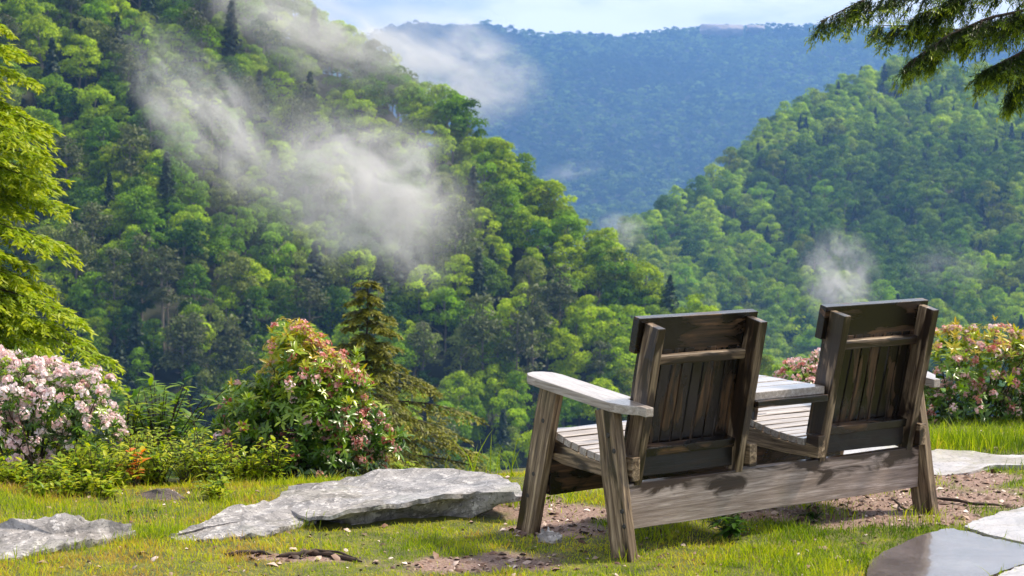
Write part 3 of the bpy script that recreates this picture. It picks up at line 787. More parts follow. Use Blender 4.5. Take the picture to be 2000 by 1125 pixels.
# two seats: side rails, slats
def seat_top(y): return .452 - .0 if y > .62 else float(np.interp(y, [.0, .08, .16, .24, .34, .46, .56, .62], [.412, .402, .396, .398, .408, .428, .452, .456]))
for xa, xb in ((.045, .74), (1.107, 1.80)):
    for x0, x1 in ((xa, xa + .042), (xb - .042, xb)):
        ys_ = np.linspace(.13, .60, 12)
        pts = [(.046, .318), (.046, .416), (.118, .418), (.125, seat_top(.125) - .034)] + [(y, seat_top(y) - .0335) for y in ys_[1:]] + [(.60, .335), (.50, .318), (.25, .312)]
        profile('side_rail', pts, x0, x1, 'leg', bench)
    board('seat_shade_board', (xa + .043, .122, .362), (xb - .043, .122, .362), .022, .085, (0, 0, 1), 'shade', bench)  # added dark board, paints the shaded gap between lower rail and beam
    vs, off = [], 0
    bm = bmesh.new()
    y = .136; k = 0; xo = .0
    while y < .62:
        z = seat_top(y + .022); sl_ = (seat_top(y + .045) - seat_top(y)) / .045
        b = board_mesh(xb - xa, .045, .03, .003, 4, .0012, 900 + k + int(xa * 100))
        me_ = bpy.data.meshes.new('tmp'); b.to_mesh(me_); b.free()
        me_.transform(fr((xa, y + .0225, z - .016), (1, 0, 0), (0, -sl_, 1)))
        bm.from_mesh(me_); bpy.data.meshes.remove(me_)
        y += .0535; k += 1
    bm_obj('seat', bm, M['top'], bench)
# table between the seats
bm = bmesh.new()
for k in range(5):
    b = board_mesh(.115, .418, .034, .003, 2, .0008, 70 + k)
    me_ = bpy.data.meshes.new('tmp'); b.to_mesh(me_); b.free()
    me_.transform(Matrix.Translation((.02 + k * .1175, 0, 0))); bm.from_mesh(me_); bpy.data.meshes.remove(me_)
tt = bm_obj('table_top', bm, M['top'], bench, fr((.921, .02, .622), (0, 1, 0), (0, 0, 1)))
board('table_edge', (.705, .026, .590), (1.125, .026, .590), .032, .028, (0, 0, 1), 'dark', bench)
board('table_edge', (.705, .56, .585), (1.125, .56, .585), .032, .038, (0, 0, 1), 'dark', bench)
for xq in (.722, 1.11): board('table_bracket', (xq, .05, .585), (xq, .545, .585), .03, .036, (0, 0, 1), 'dark', bench)
for xq in (.718, 1.129): board('table_leg', (xq, .50, .40), (xq, .50, .567), .07, .024, (1, 0, 0), 'leg', bench)
# backs
for xa in (.09, 1.153):
    back = bpy.data.objects.new('backrest', None); COL.objects.link(back); back.parent = bench; back.empty_display_size = .1
    dirv = Vector((0, -.1955, 1)).normalized(); nrm = Vector((0, dirv.z, -dirv.y))
    nrm = Vector((0, 1, .1955)).normalized()
    base = Vector((0, .084, .292))
    def bp_(x, n, v): return base + Vector((x, 0, 0)) + nrm * n + dirv * v
    for x in (xa + .02, xa + .584): board('post', bp_(x, .045, 0), bp_(x, .045, .672), .09, .04, (1, 0, 0), 'post', back, wob=.0015)
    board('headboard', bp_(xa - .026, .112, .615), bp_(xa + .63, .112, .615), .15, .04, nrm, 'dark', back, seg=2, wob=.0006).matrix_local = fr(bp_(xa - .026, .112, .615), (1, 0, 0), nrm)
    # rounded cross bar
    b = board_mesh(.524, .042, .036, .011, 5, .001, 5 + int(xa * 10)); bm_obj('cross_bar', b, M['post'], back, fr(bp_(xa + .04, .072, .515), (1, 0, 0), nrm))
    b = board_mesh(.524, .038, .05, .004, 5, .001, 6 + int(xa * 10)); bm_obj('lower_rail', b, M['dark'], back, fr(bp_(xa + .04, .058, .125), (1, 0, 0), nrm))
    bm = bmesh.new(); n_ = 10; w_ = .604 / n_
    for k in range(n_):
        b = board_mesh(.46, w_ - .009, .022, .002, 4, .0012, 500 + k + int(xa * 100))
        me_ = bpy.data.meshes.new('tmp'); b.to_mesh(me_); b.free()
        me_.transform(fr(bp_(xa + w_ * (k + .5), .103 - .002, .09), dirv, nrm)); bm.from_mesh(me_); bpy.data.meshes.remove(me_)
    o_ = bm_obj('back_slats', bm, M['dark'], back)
    # the slats' own frame runs along them, for the grain
    F_ = fr(bp_(xa, .1, .09), dirv, nrm); o_.data.transform(F_.inverted()); o_.matrix_local = F_

# ------------------------------------------------------------------ rocks
def slab(name, label, outline, mat, z0=-.06, under=.12, lip=.03, rough=.012, seed=1, dome=.0, group=None, cat='rock', strat=0.0, nu=160, nr=26):
    """outline: list of (px, py, z) round the top edge; the block goes down to z0, undercut inwards"""
    P = np.array([WZ(a, b, c) for a, b, c in outline])
    n = len(P)
    t = np.linspace(0, n, nu, endpoint=False); i = t.astype(int); f = (t - i)[:, None]
    p0, p1, p2, p3 = P[(i - 1) % n], P[i], P[(i + 1) % n], P[(i + 2) % n]
    cr = .5 * ((2 * p1) + (-p0 + p2) * f + (2 * p0 - 5 * p1 + 4 * p2 - p3) * f ** 2 + (-p0 + 3 * p1 - 3 * p2 + p3) * f ** 3)
    lin = p1 * (1 - f) + p2 * f
    ka = .03 if cat == 'flagstone' else .4
    rim = cr * ka + lin * (1 - ka)
    th = np.linspace(0, 2 * np.pi, nu, endpoint=False)
    jit = 1 + .09 * (fbm(np.cos(th) * 5 + seed, np.sin(th) * 5 + seed, 5))
    c = rim.mean(0)
    rim = c + (rim - c) * jit[:, None]
    jz = (.045 if mat == 'rock' else .004) * fbm(np.cos(th) * 5 + seed, np.sin(th) * 5 + seed, 4)[:, None]
    rim = rim + ((rim - c) / (np.linalg.norm(rim - c, axis=1, keepdims=True) + 1e-6)) * np.array([1, 1, 0]) * (.022 * fbm(np.cos(th) * 9 + seed, np.sin(th) * 9 + seed, 4))[:, None]
    rows = [c[None].repeat(nu, 0) + (rim - c) * s for s in np.linspace(0.0, 1, nr)]
    V = np.array(rows)
    s = np.linspace(0, 1, nr)[:, None]
    V[..., 2] += jz[:, 0][None] * s ** 4
    rim[:, 2] += jz[:, 0]
    h = fbm(V[..., 0] * 3.2 + seed, V[..., 1] * 3.2, 5)
    V[..., 2] += dome * (1 - s ** 2) + h * rough * 4 * (1 - s ** 6)
    if strat: # layered steps
        q = fbm(V[..., 0] * 2.0 + V[..., 1] * 1.2 + seed, V[..., 1] * 2.6 - V[..., 0] * .6, 3) * 6
        V[..., 2] += strat * (np.floor(q) + np.clip((q - np.floor(q)) * 5, 0, 1)) * .5 * (1 - s ** 8)
    low = []
    h0 = rim[:, 2:3] - z0
    for k, fz in enumerate(np.linspace(0, 1, 9)[1:]):
        ins = under * (fz ** .6) * (1 + .5 * fbm(th * 3 + seed, np.full(nu, fz * 3.0) + seed, 3)[:, None] * 2)
        r_ = c + (rim - c) * (1 - ins)
        r_ = r_ + np.array([0, 0, 1]) * 0; r_[:, 2] = rim[:, 2] - (h0[:, 0]) * fz
        if fz < .14: r_[:, :2] = (c + (rim - c) * (1.0 + lip * (.2 - abs(fz - .12))))[:, :2]
        r_[:, :2] += ((rim - c) / (np.linalg.norm(rim - c, axis=1, keepdims=True) + 1e-6))[:, :2] * (.030 * fbm(th * 14 + seed, np.full(nu, fz * 9.0) + seed, 3))[:, None] * min(1, (rim[:, 2].mean() - z0) / .12)
        low.append(r_)
    V = np.concatenate([V, np.array(low)], 0)
    m_ = V.shape[0]
    V = V.reshape(-1, 3)
    a = np.arange(nu); b = (a + 1) % nu
    F = np.concatenate([np.stack([k * nu + a, (k + 1) * nu + a, (k + 1) * nu + b, k * nu + b], 1) for k in range(m_ - 1)])
    me = make_mesh(name, [(V - c, F)], M[mat] if isinstance(mat, str) else mat, smooth=True)
    o = link(name, me, loc=c)
    try: me.set_sharp_from_angle(angle=rad(38))
    except Exception: pass
    tag(o, label, cat, group); return o
ROCKS2D = []
def add2d(outline, gz=None):
    ROCKS2D.append(np.array([WZ(a, b, c)[:2] for a, b, c in outline]))
big = [(548, 985, .05), (552, 960, .05), (580, 948, .07), (625, 940, .08), (690, 926, .11), (760, 917, .13), (845, 912, .14), (920, 919, .14), (985, 930, .135), (1012, 946, .13), (1024, 966, .12), (985, 962, .125), (930, 958, .125), (880, 963, .125),
       (800, 976, .11), (740, 986, .10), (690, 997, .085), (640, 1008, .07), (590, 1008, .05)]
slab('boulder', 'large flat grey boulder with a lichened top and dark undercut edge beside the bench', big, 'rock', z0=-.06, under=.55, lip=.0, rough=.008, seed=5, group=None, strat=.012); add2d(big)
lo = [(330, 1050, .0), (345, 1040, .02), (400, 1020, .035), (450, 995, .06), (500, 985, .07), (560, 968, .08), (620, 970, .08), (620, 1010, .03), (560, 1028, .03), (520, 1042, .02), (440, 1050, .01), (380, 1058, .0)]
slab('rock', 'low grey slab of rock sloping into the grass, tucked against the large boulder', lo, 'rock', z0=-.1, under=.06, rough=.009, seed=8, strat=.008); add2d(lo)
lf = [(-60, 1050, .03), (-30, 1028, .06), (30, 1016, .09), (100, 1008, .10), (150, 1009, .10), (200, 1016, .08), (250, 1030, .04), (262, 1040, .02), (215, 1050, .02), (150, 1058, .03), (90, 1070, .02), (30, 1090, .0), (-50, 1100, .0)]
slab('rock', 'broad pale grey rock lying in the grass in front of the pink laurel', lf, 'rock', z0=-.1, under=.08, rough=.010, seed=12, strat=.010); add2d(lf)
rr_ = [(262, 985, -.03), (275, 965, .0), (300, 956, .03), (335, 958, .03), (362, 972, .0), (366, 992, -.04), (330, 1000, -.05), (285, 1000, -.05)]
slab('rock', 'small rounded brown rock behind the leafy weeds, left of the slab', rr_, 'darkrock', z0=-.25, under=.05, rough=.01, seed=15, dome=.03)
dr = [(60, 985, -.05), (75, 966, -.02), (120, 958, .0), (180, 962, .0), (212, 975, -.02), (205, 990, -.05), (140, 998, -.07), (85, 996, -.06)]
slab('rock', 'dark brown rock half buried under the pink laurel', dr, 'darkrock', z0=-.25, under=.08, rough=.01, seed=19, dome=.02)
fa = [(1385, 925, .0), (1420, 908, .01), (1500, 893, .02), (1560, 880, .03), (1640, 866, .03), (1700, 862, .03), (1750, 868, .02), (1768, 880, .01), (1740, 893, .0), (1650, 905, .0), (1560, 915, .0), (1450, 930, .0)]
slab('flagstone', 'pale flagstone seen under and through the bench', fa, 'flag', z0=-.08, under=.04, rough=.003, seed=23, cat='flagstone', group=None); add2d(fa)
fb = [(1788, 905, .02), (1792, 884, .03), (1832, 876, .035), (1900, 881, .03), (1950, 889, .03), (2000, 888, .03), (2060, 886, .03), (2060, 904, .02), (1990, 908, .02), (1935, 908, .02), (1895, 922, .01), (1850, 928, .0), (1800, 926, .0)]
slab('flagstone', 'bright pale flagstone beyond the bench, against the long grass', fb, 'flag', z0=-.08, under=.04, rough=.003, seed=27, cat='flagstone'); add2d(fb)
fc = [(1690, 1140, .02), (1700, 1095, .02), (1745, 1068, .022), (1800, 1045, .025), (1840, 1033, .028), (1866, 1032, .028), (1905, 1042, .028), (1960, 1056, .028), (2080, 1085, .028), (1990, 1104, .025), (1925, 1128, .022), (1880, 1150, .02), (1760, 1175, .02)]
slab('flagstone', 'dark wet slate flagstone mirroring the bright sky in the corner', fc, 'wetflag', z0=-.06, under=.02, rough=.002, seed=31, cat='flagstone'); add2d(fc)
fd = [(1884, 1028, .026), (1900, 1018, .03), (1940, 1006, .03), (1952, 1000, .03), (2000, 990, .03), (2070, 980, .03), (2080, 1040, .03), (2075, 1078, .03), (1985, 1056, .028), (1925, 1042, .026)]
slab('flagstone', 'pale dry flagstone with dark cracks behind the wet slate', fd, 'flag', z0=-.06, under=.02, rough=.003, seed=35, cat='flagstone'); add2d(fd)
fe = [(1930, 1140, .02), (1955, 1120, .022), (1992, 1104, .026), (2080, 1088, .026), (2120, 1130, .02), (2080, 1180, .02), (1950, 1175, .02)]
slab('flagstone', 'pale flagstone cut by the bottom corner of the photo, in front of the slate', fe, 'flag', z0=-.06, under=.02, rough=.003, seed=39, cat='flagstone'); add2d(fe)
sr = [(1050, 1048, .02), (1058, 1036, .035), (1075, 1034, .04), (1092, 1040, .035), (1100, 1050, .02), (1078, 1060, .0), (1058, 1058, .0)]
slab('rock', 'small grey stone lying beside the front leg of the bench', sr, 'rock', z0=-.04, under=.05, rough=.006, seed=43, nu=60, nr=10, dome=.008)
ur = [(1990, 885, .05), (1992, 845, .22), (2005, 828, .30), (2050, 820, .34), (2100, 830, .3), (2110, 885, .05), (2050, 892, .0)]
P_ = [WY(a, b, 11.0) for a, b, c in ur]
# upright grey rock at the frame's edge
def upright_rock(name, label, c, rx, ry, rz_, mat, seed):
    n, m_ = 60, 40
    th = np.linspace(0, 2 * np.pi, n, endpoint=False)[None]; ph = np.linspace(-.2, np.pi / 2, m_)[:, None]
    X = np.cos(ph) ** .7 * np.cos(th) if False else np.sign(np.cos(ph)) * np.abs(np.cos(ph)) ** .7 * np.cos(th); Yv = np.sign(np.cos(ph)) * np.abs(np.cos(ph)) ** .7 * np.sin(th); Z = np.sin(ph) + 0 * th
    k = 1 + .3 * fbm(X * 1.6 + seed, Z * 1.6 + Yv * 1.3, 4)
    V = np.stack([X * k * rx, Yv * k * ry, Z * k * rz_], 2).reshape(-1, 3)
    a = np.arange(n); b = (a + 1) % n
    F = np.concatenate([np.stack([q * n + a, q * n + b, (q + 1) * n + b, (q + 1) * n + a], 1) for q in range(m_ - 1)])
    o = link(name, make_mesh(name, [(V, F)], M[mat], smooth=True), loc=c); tag(o, label, 'rock'); return o
c_ = WY(2035, 893, 11.1); upright_rock('rock', 'upright grey rock standing at the end of the long grass', (c_[0], c_[1], c_[2]), .13, .12, .2, 'rock', 3)

# ------------------------------------------------------------------ scatter on the lawn
def inside(px, py, poly):
    x, y = poly[:, 0], poly[:, 1]; n = len(poly); r_ = np.zeros(len(px), bool); j = n - 1
    for i in range(n):
        c1 = ((y[i] > py) != (y[j] > py)) & (px < (x[j] - x[i]) * (py - y[i]) / (y[j] - y[i] + 1e-12) + x[i]); r_ ^= c1; j = i
    return r_
def free(x, y, shrink=1.0):
    m_ = np.ones(len(x), bool)
    for p in ROCKS2D:
        c = p.mean(0); m_ &= ~inside(x, y, c + (p - c) * shrink)
    return m_
rg = np.random.default_rng(5)
M['grass'] = leaf_mat('lawn_grass', [(0, (.04, .09, .006)), (.3, (.13, .22, .008)), (.58, (.32, .41, .012)), (.9, (.58, .56, .03)), (1, (.50, .32, .10))], .5, .45, .35, (1.2, 1.25, .4))
def blades(x, y, h, w, lean, tint, zf=ground_z):
    n = len(x); a = rg.random(n) * 6.28
    z = zf(x, y) - .004
    dx, dy = np.cos(a), np.sin(a); b = rg.random(n) * 6.28; lx, ly = np.cos(b) * lean * h, np.sin(b) * lean * h
    P = lambda t, s: np.stack([x + lx * t ** 1.8 + dx * w * s, y + ly * t ** 1.8 + dy * w * s, z + h * (t - .22 * lean * t * t)], 1)
    V = np.stack([P(0, .5), P(0, -.5), P(.45, .45), P(.45, -.45), P(.8, .25), P(.8, -.25), P(1, 0)], 1).reshape(-1, 3)
    o = np.arange(n)[:, None] * 7
    Q = np.concatenate([o + np.array([[0, 1, 3, 2]]), o + np.array([[2, 3, 5, 4]])]); T_ = o + np.array([[4, 5, 6]])
    return V, Q, T_, np.repeat(tint, 7)
def veg_tone(x, y):   # large patches: yellower to the left, deeper green to the right
    return .56 + 1.0 * fbm(x * 1.9 + 3, y * 1.9, 4) + .6 * fbm(x * 7, y * 7, 2) + .16 * np.clip((.6 - x) / 1.5, -1, 1)
n = 400000
x = rg.uniform(-3.5, 4.4, n); y = rg.uniform(7.35, 12.3, n)
keep = (y < edge_y(x) + .5) & (np.abs(x) < y * .2537 * 1.3 + .3) & free(x, y, .97)
x, y = x[keep], y[keep]
dm = dirt_mask(x, y); clump = fbm(x * 9, y * 9, 3)
keep = rg.random(len(x)) > np.clip(dm * 1.05 + np.clip(-clump * 1.8, 0, .8), 0, .97)
x, y = x[keep], y[keep]; n = len(x)
tall = np.clip(fbm(x * 3.3 + 9, y * 3.3, 4) * 3.2 + .4, 0, 1.3)
shade = np.exp(-((x - 1.35) / .9) ** 2 - ((y - 8.1) / .45) ** 2)
h = rg.gamma(3.4, .0042, n) * (.75 + 1.1 * tall) * (1 + .6 * shade); h = np.clip(h, .006, .085)
t = np.clip(veg_tone(x, y) + rg.normal(0, .14, n), 0, 1)
V, Q, T_, tn = blades(x, y, h, .0028 + .0012 * rg.random(n), rg.uniform(.1, .9, n), t)
def blade_obj(name, label, arr, mat):
    V, Q, T_, tn = arr
    me = make_mesh(name, [(V, Q)], mat, tn)
    # tips as a second piece sharing nothing with the first keeps the builder simple
    idx = T_.ravel(); V2 = V[idx]; F2 = np.arange(len(V2)).reshape(-1, 3)
    me2 = make_mesh(name, [(V, Q), (V2, F2)], mat, np.concatenate([tn, tn[idx]]))
    bpy.data.meshes.remove(me)
    o = link(name, me2); tag(o, label, 'grass', kind='stuff'); return o
blade_obj('grass', 'short mossy lawn grass around the bench and rocks', (V, Q, T_, tn), M['grass'])

# long grass: right of the bench under the laurel, round the boulder and along the lawn's edge
xs_, ys_, hs_ = [], [], []
def patch(cx, cy, sx, sy, n, h0, h1):
    xs_.append(rg.normal(cx, sx, n)); ys_.append(rg.normal(cy, sy, n)); hs_.append(rg.uniform(h0, h1, n))
for px in range(1500, 2060, 18):
    P = WZ(px, 876 if px > 1780 else 858, 0); patch(P[0], P[1] + .1, .1, .16, 110, .03, .15)
for px in range(-40, 560, 30):
    P = WZ(px, 1000, 0); patch(P[0], P[1], .12, .2, 45, .02, .09)
for px in range(280, 1040, 16):      # fringe in front of boulder
    py = np.interp(px, [280, 560, 700, 850, 1020], [1045, 1030, 1015, 985, 978]); P = WZ(px, py, 0); patch(P[0], P[1] - .02, .05, .05, 26, .03, .10)
for px in range(20, 280, 20):
    P = WZ(px, np.interp(px, [20, 100, 260], [1096, 1074, 1048]), 0); patch(P[0], P[1] - .03, .05, .04, 26, .02, .07)
for px, py, nn in [(875, 955, 3), (925, 955, 5), (960, 955, 3), (1005, 960, 7), (1035, 960, 5), (1110, 975, 9), (1000, 985, 40), (960, 985, 40)]:
    P = WZ(px, py, 0); patch(P[0], P[1] + (.35 if py < 965 else 0), .05, .05, nn, .10 if py < 965 else .05, .33 if py < 965 else .12)
for px, py, nn in [(1710, 960, 60), (1585, 990, 60), (1640, 1010, 60), (1280, 1050, 60), (1330, 1030, 50), (1540, 1040, 60), (1240, 1092, 40), (1800, 1015, 60), (1830, 1020, 40), (1500, 1085, 60), (1050, 985, 40), (1120, 975, 40), (2025, 1068, 30), (1860, 905, 30)]:
    P = WZ(px, py, 0); patch(P[0], P[1], .07, .06, nn, .03, .09)
x = np.concatenate(xs_); y = np.concatenate(ys_); h = np.concatenate(hs_) * rg.uniform(.6, 1.1, len(x)) if False else np.concatenate(hs_)
k = free(x, y, .96); x, y, h = x[k], y[k], h[k]
t = np.clip(.5 + .5 * fbm(x * 4, y * 4, 2) + rg.normal(0, .13, len(x)), 0, .97)
blade_obj('long_grass', 'long bright grass along the lawn edge, rocks and laurels', blades(x, y, h, .003 + h * .012, rg.uniform(.1, .7, len(x)), t), M['grass'])

# dirt litter: chips, bark, pebbles
M['litter'] = leaf_mat('dirt_litter', [(0, (.04, .02, .014)), (.4, (.20, .11, .075)), (.7, (.48, .35, .29)), (1, (.78, .68, .64))], .0, .6, .4)
n = 26000; x = rg.uniform(-2.4, 3.6, n); y = rg.uniform(7.4, 12, n)
k = (rg.random(n) < dirt_mask(x, y) * .8 + .12) & free(x, y) & (y < edge_y(x)); x, y = x[k], y[k]; n = len(x)
chip = (np.array([[-1, -.4, 0], [.2, -.6, .1], [1.1, 0, 0], [.3, .6, .1], [-.9, .5, 0], [0, 0, .55]]), np.array([[0, 1, 5], [1, 2, 5], [2, 3, 5], [3, 4, 5], [4, 0, 5]]))
Mx = frames(np.array([[0, 0, 1.0]]).repeat(n, 0) + rg.normal(0, .35, (n, 3)), rg.random(n) * 6.28) * (rg.gamma(2.2, .0036, n) + .002)[:, None, None]
V, F = bake(chip[0], chip[1], Mx, np.stack([x, y, ground_z(x, y) + .002], 1))
o = link('leaf_litter', make_mesh('leaf_litter', [(V, F)], M['litter'], np.repeat(np.clip(rg.beta(1.3, 2.2, n), 0, 1), 6))); tag(o, 'small chips, bark and pebbles on the bare dirt around the bench', 'litter', kind='stuff')
# roots / dead branches on the lawn
def stick(label, pts, r0, sub=()):
    P = np.array([WZ(a, b, .008 + c) for a, b, c in pts]); m_ = 24
    t = np.linspace(0, len(P) - 1, m_); Q = np.stack([np.interp(t, np.arange(len(P)), P[:, i]) for i in range(3)], 1)
    Q += np.stack([fbm(t * 2 + r0 * 999, t * 0 + i, 3) * .025 for i in range(3)], 1) * np.array([1, 1, .4])
    Q[:, 2] = np.maximum(Q[:, 2], 0.0)
    R = r0 * (1.1 + .6 * fbm(t * 3, t * 0 + 5, 2)) * np.interp(t, [0, .5, len(P) - 1.3, len(P) - 1], [.5, 1, .7, .25])
    o = link('dead_branch', make_mesh('dead_branch', [tube(Q, R, 8)], M['twig'], smooth=True)); tag(o, label, 'branch', 'dead sticks on the lawn'); return o
stick('short dark stick on the lawn, leftmost of the sticks below the boulder', [(438, 1084, 0), (470, 1079, .006), (500, 1077, .004), (530, 1082, 0)], .010)
stick('long forked dark branch lying on the lawn below the boulder', [(545, 1086, 0), (580, 1082, .008), (610, 1078, .01), (650, 1083, .006), (705, 1098, 0)], .012)
stick('thin dark twig curving over the long branch on the lawn', [(590, 1086, .012), (612, 1074, .02), (660, 1079, .014), (698, 1090, .004)], .006)
stick('thin dark stick on the bare dirt right of the bench', [(1822, 972, 0), (1870, 978, .006), (1905, 984, .004), (1960, 986, 0)], .008)
stick('small dark stick on the dirt under the right end of the bench beam', [(1742, 973, .01), (1755, 985, .008), (1768, 996, 0)], .006)

# ------------------------------------------------------------------ leafy plants
WS = .72
def leaf_tpl(w=.28, droop=.15, fold=.12):
    """leaf of unit length along X"""
    xs = np.array([0, .2, .5, .8, 1.0]); ws = np.array([.03, .7, 1.0, .6, .02]) * w * .5
    V = []
    for a, b in zip(xs, ws):
        z = -droop * a * a
        V += [[a, -b, z + fold * b * 2], [a, 0, z], [a, b, z + fold * b * 2]]
    F = []
    for i in range(4):
        o = i * 3; F += [[o, o + 1, o + 4, o + 3], [o + 1, o + 2, o + 5, o + 4]]
    return np.array(V, float), np.array(F)
def whorl(seed, n_leaf=9, ln=.075, w=.3, up_=.5, spread=.25):
    r = np.random.default_rng(seed); lv, lf = leaf_tpl(w, r.uniform(.1, .3))
    V, F = [], []
    for i in range(n_leaf):
        a = i * 2.4 + r.normal(0, .25); e = r.normal(up_, spread); s = ln * r.uniform(.6, 1.15)
        xd = np.array([math.cos(a) * math.cos(e), math.sin(a) * math.cos(e), math.sin(e)])
        sd = np.array([-math.sin(a), math.cos(a), 0]); zd = np.cross(xd, sd)
        Rm = np.stack([xd, sd, zd], 1) * s
        V.append(lv @ Rm.T + np.array([0, 0, i * .0035])); F.append(lf + i * len(lv))
    return np.concatenate(V), np.concatenate(F)
WH = [whorl(i, n_leaf=[9, 7, 10, 8][i], up_=[.5, .15, .75, -.05][i]) for i in range(4)]
fl_v = [[0, 0, -.35]] + [[math.cos(a) * (1 if k % 2 == 0 else .8), math.sin(a) * (1 if k % 2 == 0 else .8), .1 if k % 2 == 0 else .0] for k, a in enumerate(np.linspace(0, 2 * np.pi, 10, endpoint=False))]
FLO = (np.array(fl_v), np.array([[0, 1 + i, 1 + (i + 1) % 10] for i in range(10)]))
M['petal'] = leaf_mat('laurel_blossom', [(0, (.50, .10, .08)), (.25, (.74, .34, .30)), (.6, (.86, .62, .62)), (1, (.92, .84, .85))], .3, .5, .3, (1.05, .9, .9))
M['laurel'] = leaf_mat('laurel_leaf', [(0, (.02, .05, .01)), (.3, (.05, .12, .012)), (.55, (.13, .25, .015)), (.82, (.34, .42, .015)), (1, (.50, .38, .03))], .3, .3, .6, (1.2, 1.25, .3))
def shrub(name, label, base, blobs, n_wh, bloom, leaf_s=1.0, seed=0, flo_tone=.7, young=.5, flo_size=.010, group=None, cat='shrub', bloom_fn=None, sun_side=True):
    """blobs: (centre world, radii); bloom: share of tips in flower"""
    r = np.random.default_rng(seed); base = np.array(base); n_wh = int(n_wh * 1.55)
    vol = np.array([q[1][0] * q[1][1] * q[1][2] for q in blobs]) ** (2 / 3.); which = r.choice(len(blobs), n_wh, p=vol / vol.sum())
    cen = np.array([blobs[w][0] for w in which]); rd = np.array([blobs[w][1] for w in which])
    d = unit(n_wh, r); d[:, 2] = np.where((d[:, 2] < -.35) & (r.random(n_wh) < .7), -d[:, 2], d[:, 2])
    rr = np.where(r.random(n_wh) < .68, r.uniform(.86, 1.08, n_wh), r.uniform(.35, .86, n_wh))
    rr = rr + np.where(r.random(n_wh) < .12, r.uniform(.05, .28, n_wh), 0)
    P = cen + d * rd * rr[:, None]
    # keep tips on the union's outer shell (drop most of those deep inside another blob)
    k = P[:, 2] > base[2] + .02
    P, d, rr = P[k], d[k], rr[k]; n = len(P)
    Nn = d * .8 + np.array([0, 0, .75]) + r.normal(0, .22, (n, 3))
    hz = (P[:, 2] - P[:, 2].min()) / np.ptp(P[:, 2])
    root = empty(name, base); tag(root, label, cat, group)
    # leaves
    vs, fs, ts, off = [], [], [], 0
    var = r.integers(0, 4, n)
    for q in range(4):
        m_ = var == q
        if not m_.any(): continue
        Mx = frames(Nn[m_], r.random(m_.sum()) * 6.28) * (leaf_s * WS * r.uniform(.7, 1.2, m_.sum()))[:, None, None]
        V, F = bake(WH[q][0], WH[q][1], Mx, P[m_])
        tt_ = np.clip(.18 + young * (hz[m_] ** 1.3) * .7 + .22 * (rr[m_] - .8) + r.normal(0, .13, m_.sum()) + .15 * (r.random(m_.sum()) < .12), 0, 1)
        vs.append(V); fs.append(F + off); off += len(V); ts.append(np.repeat(tt_, len(WH[q][0])))
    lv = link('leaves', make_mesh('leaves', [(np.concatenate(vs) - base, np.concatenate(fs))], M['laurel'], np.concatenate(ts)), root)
    # blossoms
    pb = bloom if bloom_fn is None else bloom * bloom_fn(P)
    bl = (r.random(n) < pb) & (rr > .8)
    if bl.any():
        Q = P[bl] + Nn[bl] / np.linalg.norm(Nn[bl], axis=1, keepdims=True) * .012; m_ = len(Q); per = 22
        dd = unit(m_ * per, r); dd[:, 2] = np.abs(dd[:, 2]) * .8
        fz = frames(np.repeat(Nn[bl], per, 0), np.zeros(m_ * per)); dw = np.einsum('nij,nj->ni', fz, dd)
        FP = np.repeat(Q, per, 0) + dw * (.030 * r.uniform(.6, 1.15, (m_ * per, 1)))
        Mx = frames(dw + r.normal(0, .3, dw.shape), r.random(len(dw)) * 6.28) * (flo_size * r.uniform(.55, 1.15, len(dw)))[:, None, None]
        V, F = bake(FLO[0], FLO[1], Mx, FP)
        tone = np.clip(np.repeat(r.normal(flo_tone, .16, m_), per) + r.normal(0, .14, len(dw)), 0, 1)
        link('blossoms', make_mesh('blossoms', [(V - base, F)], M['petal'], np.repeat(tone, 11)), root)
    # stems
    ts_ = []
    for q in r.choice(n, min(n, 46), replace=False):
        a = base + np.array([r.normal(0, .05), r.normal(0, .05), -.05]); b = P[q]; mid = a * .5 + b * .5 + np.array([r.normal(0, .05), r.normal(0, .05), -.06 + r.normal(0, .02)])
        tt_ = np.linspace(0, 1, 7)[:, None]; cur = a * (1 - tt_) ** 2 + 2 * mid * tt_ * (1 - tt_) + b * tt_ ** 2 + np.array([fbm(tt_[:, 0] * 4 + q, tt_[:, 0] * 0 + j, 2) * .04 for j in range(3)]).T
        ts_.append(tube(cur, np.linspace(.0085, .002, 7) * r.uniform(.6, 1.2), 5))
    V, F = merge(ts_); link('stems', make_mesh('stems', [(V - base, F)], M['twig'], smooth=True), root)
    return root
def B(px, py, Y, rx, ry, rz_): return (WY(px, py, Y), (rx * Y / FPX, ry, rz_ * Y / FPX))   # radii: px, metres, px
Yl = 10.25
shrub('laurel_shrub', 'laurel shrub covered in pale pink blossom at the frame edge, above the broad pale rock', (WY(60, 985, Yl)),
      [B(60, 800, Yl, 110, .35, 95), B(140, 790, Yl - .05, 85, .3, 70), B(-40, 760, Yl, 70, .3, 80), B(20, 735, Yl, 45, .2, 45), B(180, 850, Yl - .1, 60, .25, 40), B(30, 880, Yl - .1, 90, .3, 60)],
      640, .66, .72, 3, .85, .6, .0115, None, bloom_fn=lambda P: np.clip(.5 + 1.3 * (P[:, 2] - .02), .2, 1))
Yc = 10.6
def bloom_c(P):
    u, v = proj(P)
    return np.clip(.05 + 1.3 * np.exp(-((u - 685) / 62) ** 2 - ((v - 740) / 100) ** 2) + .5 * np.exp(-((v - 885) / 40) ** 2) + .75 * np.exp(-((u - 600) / 45) ** 2 - ((v - 680) / 65) ** 2) + .8 * np.exp(-((u - 745) / 40) ** 2 - ((v - 870) / 50) ** 2), 0, 1)
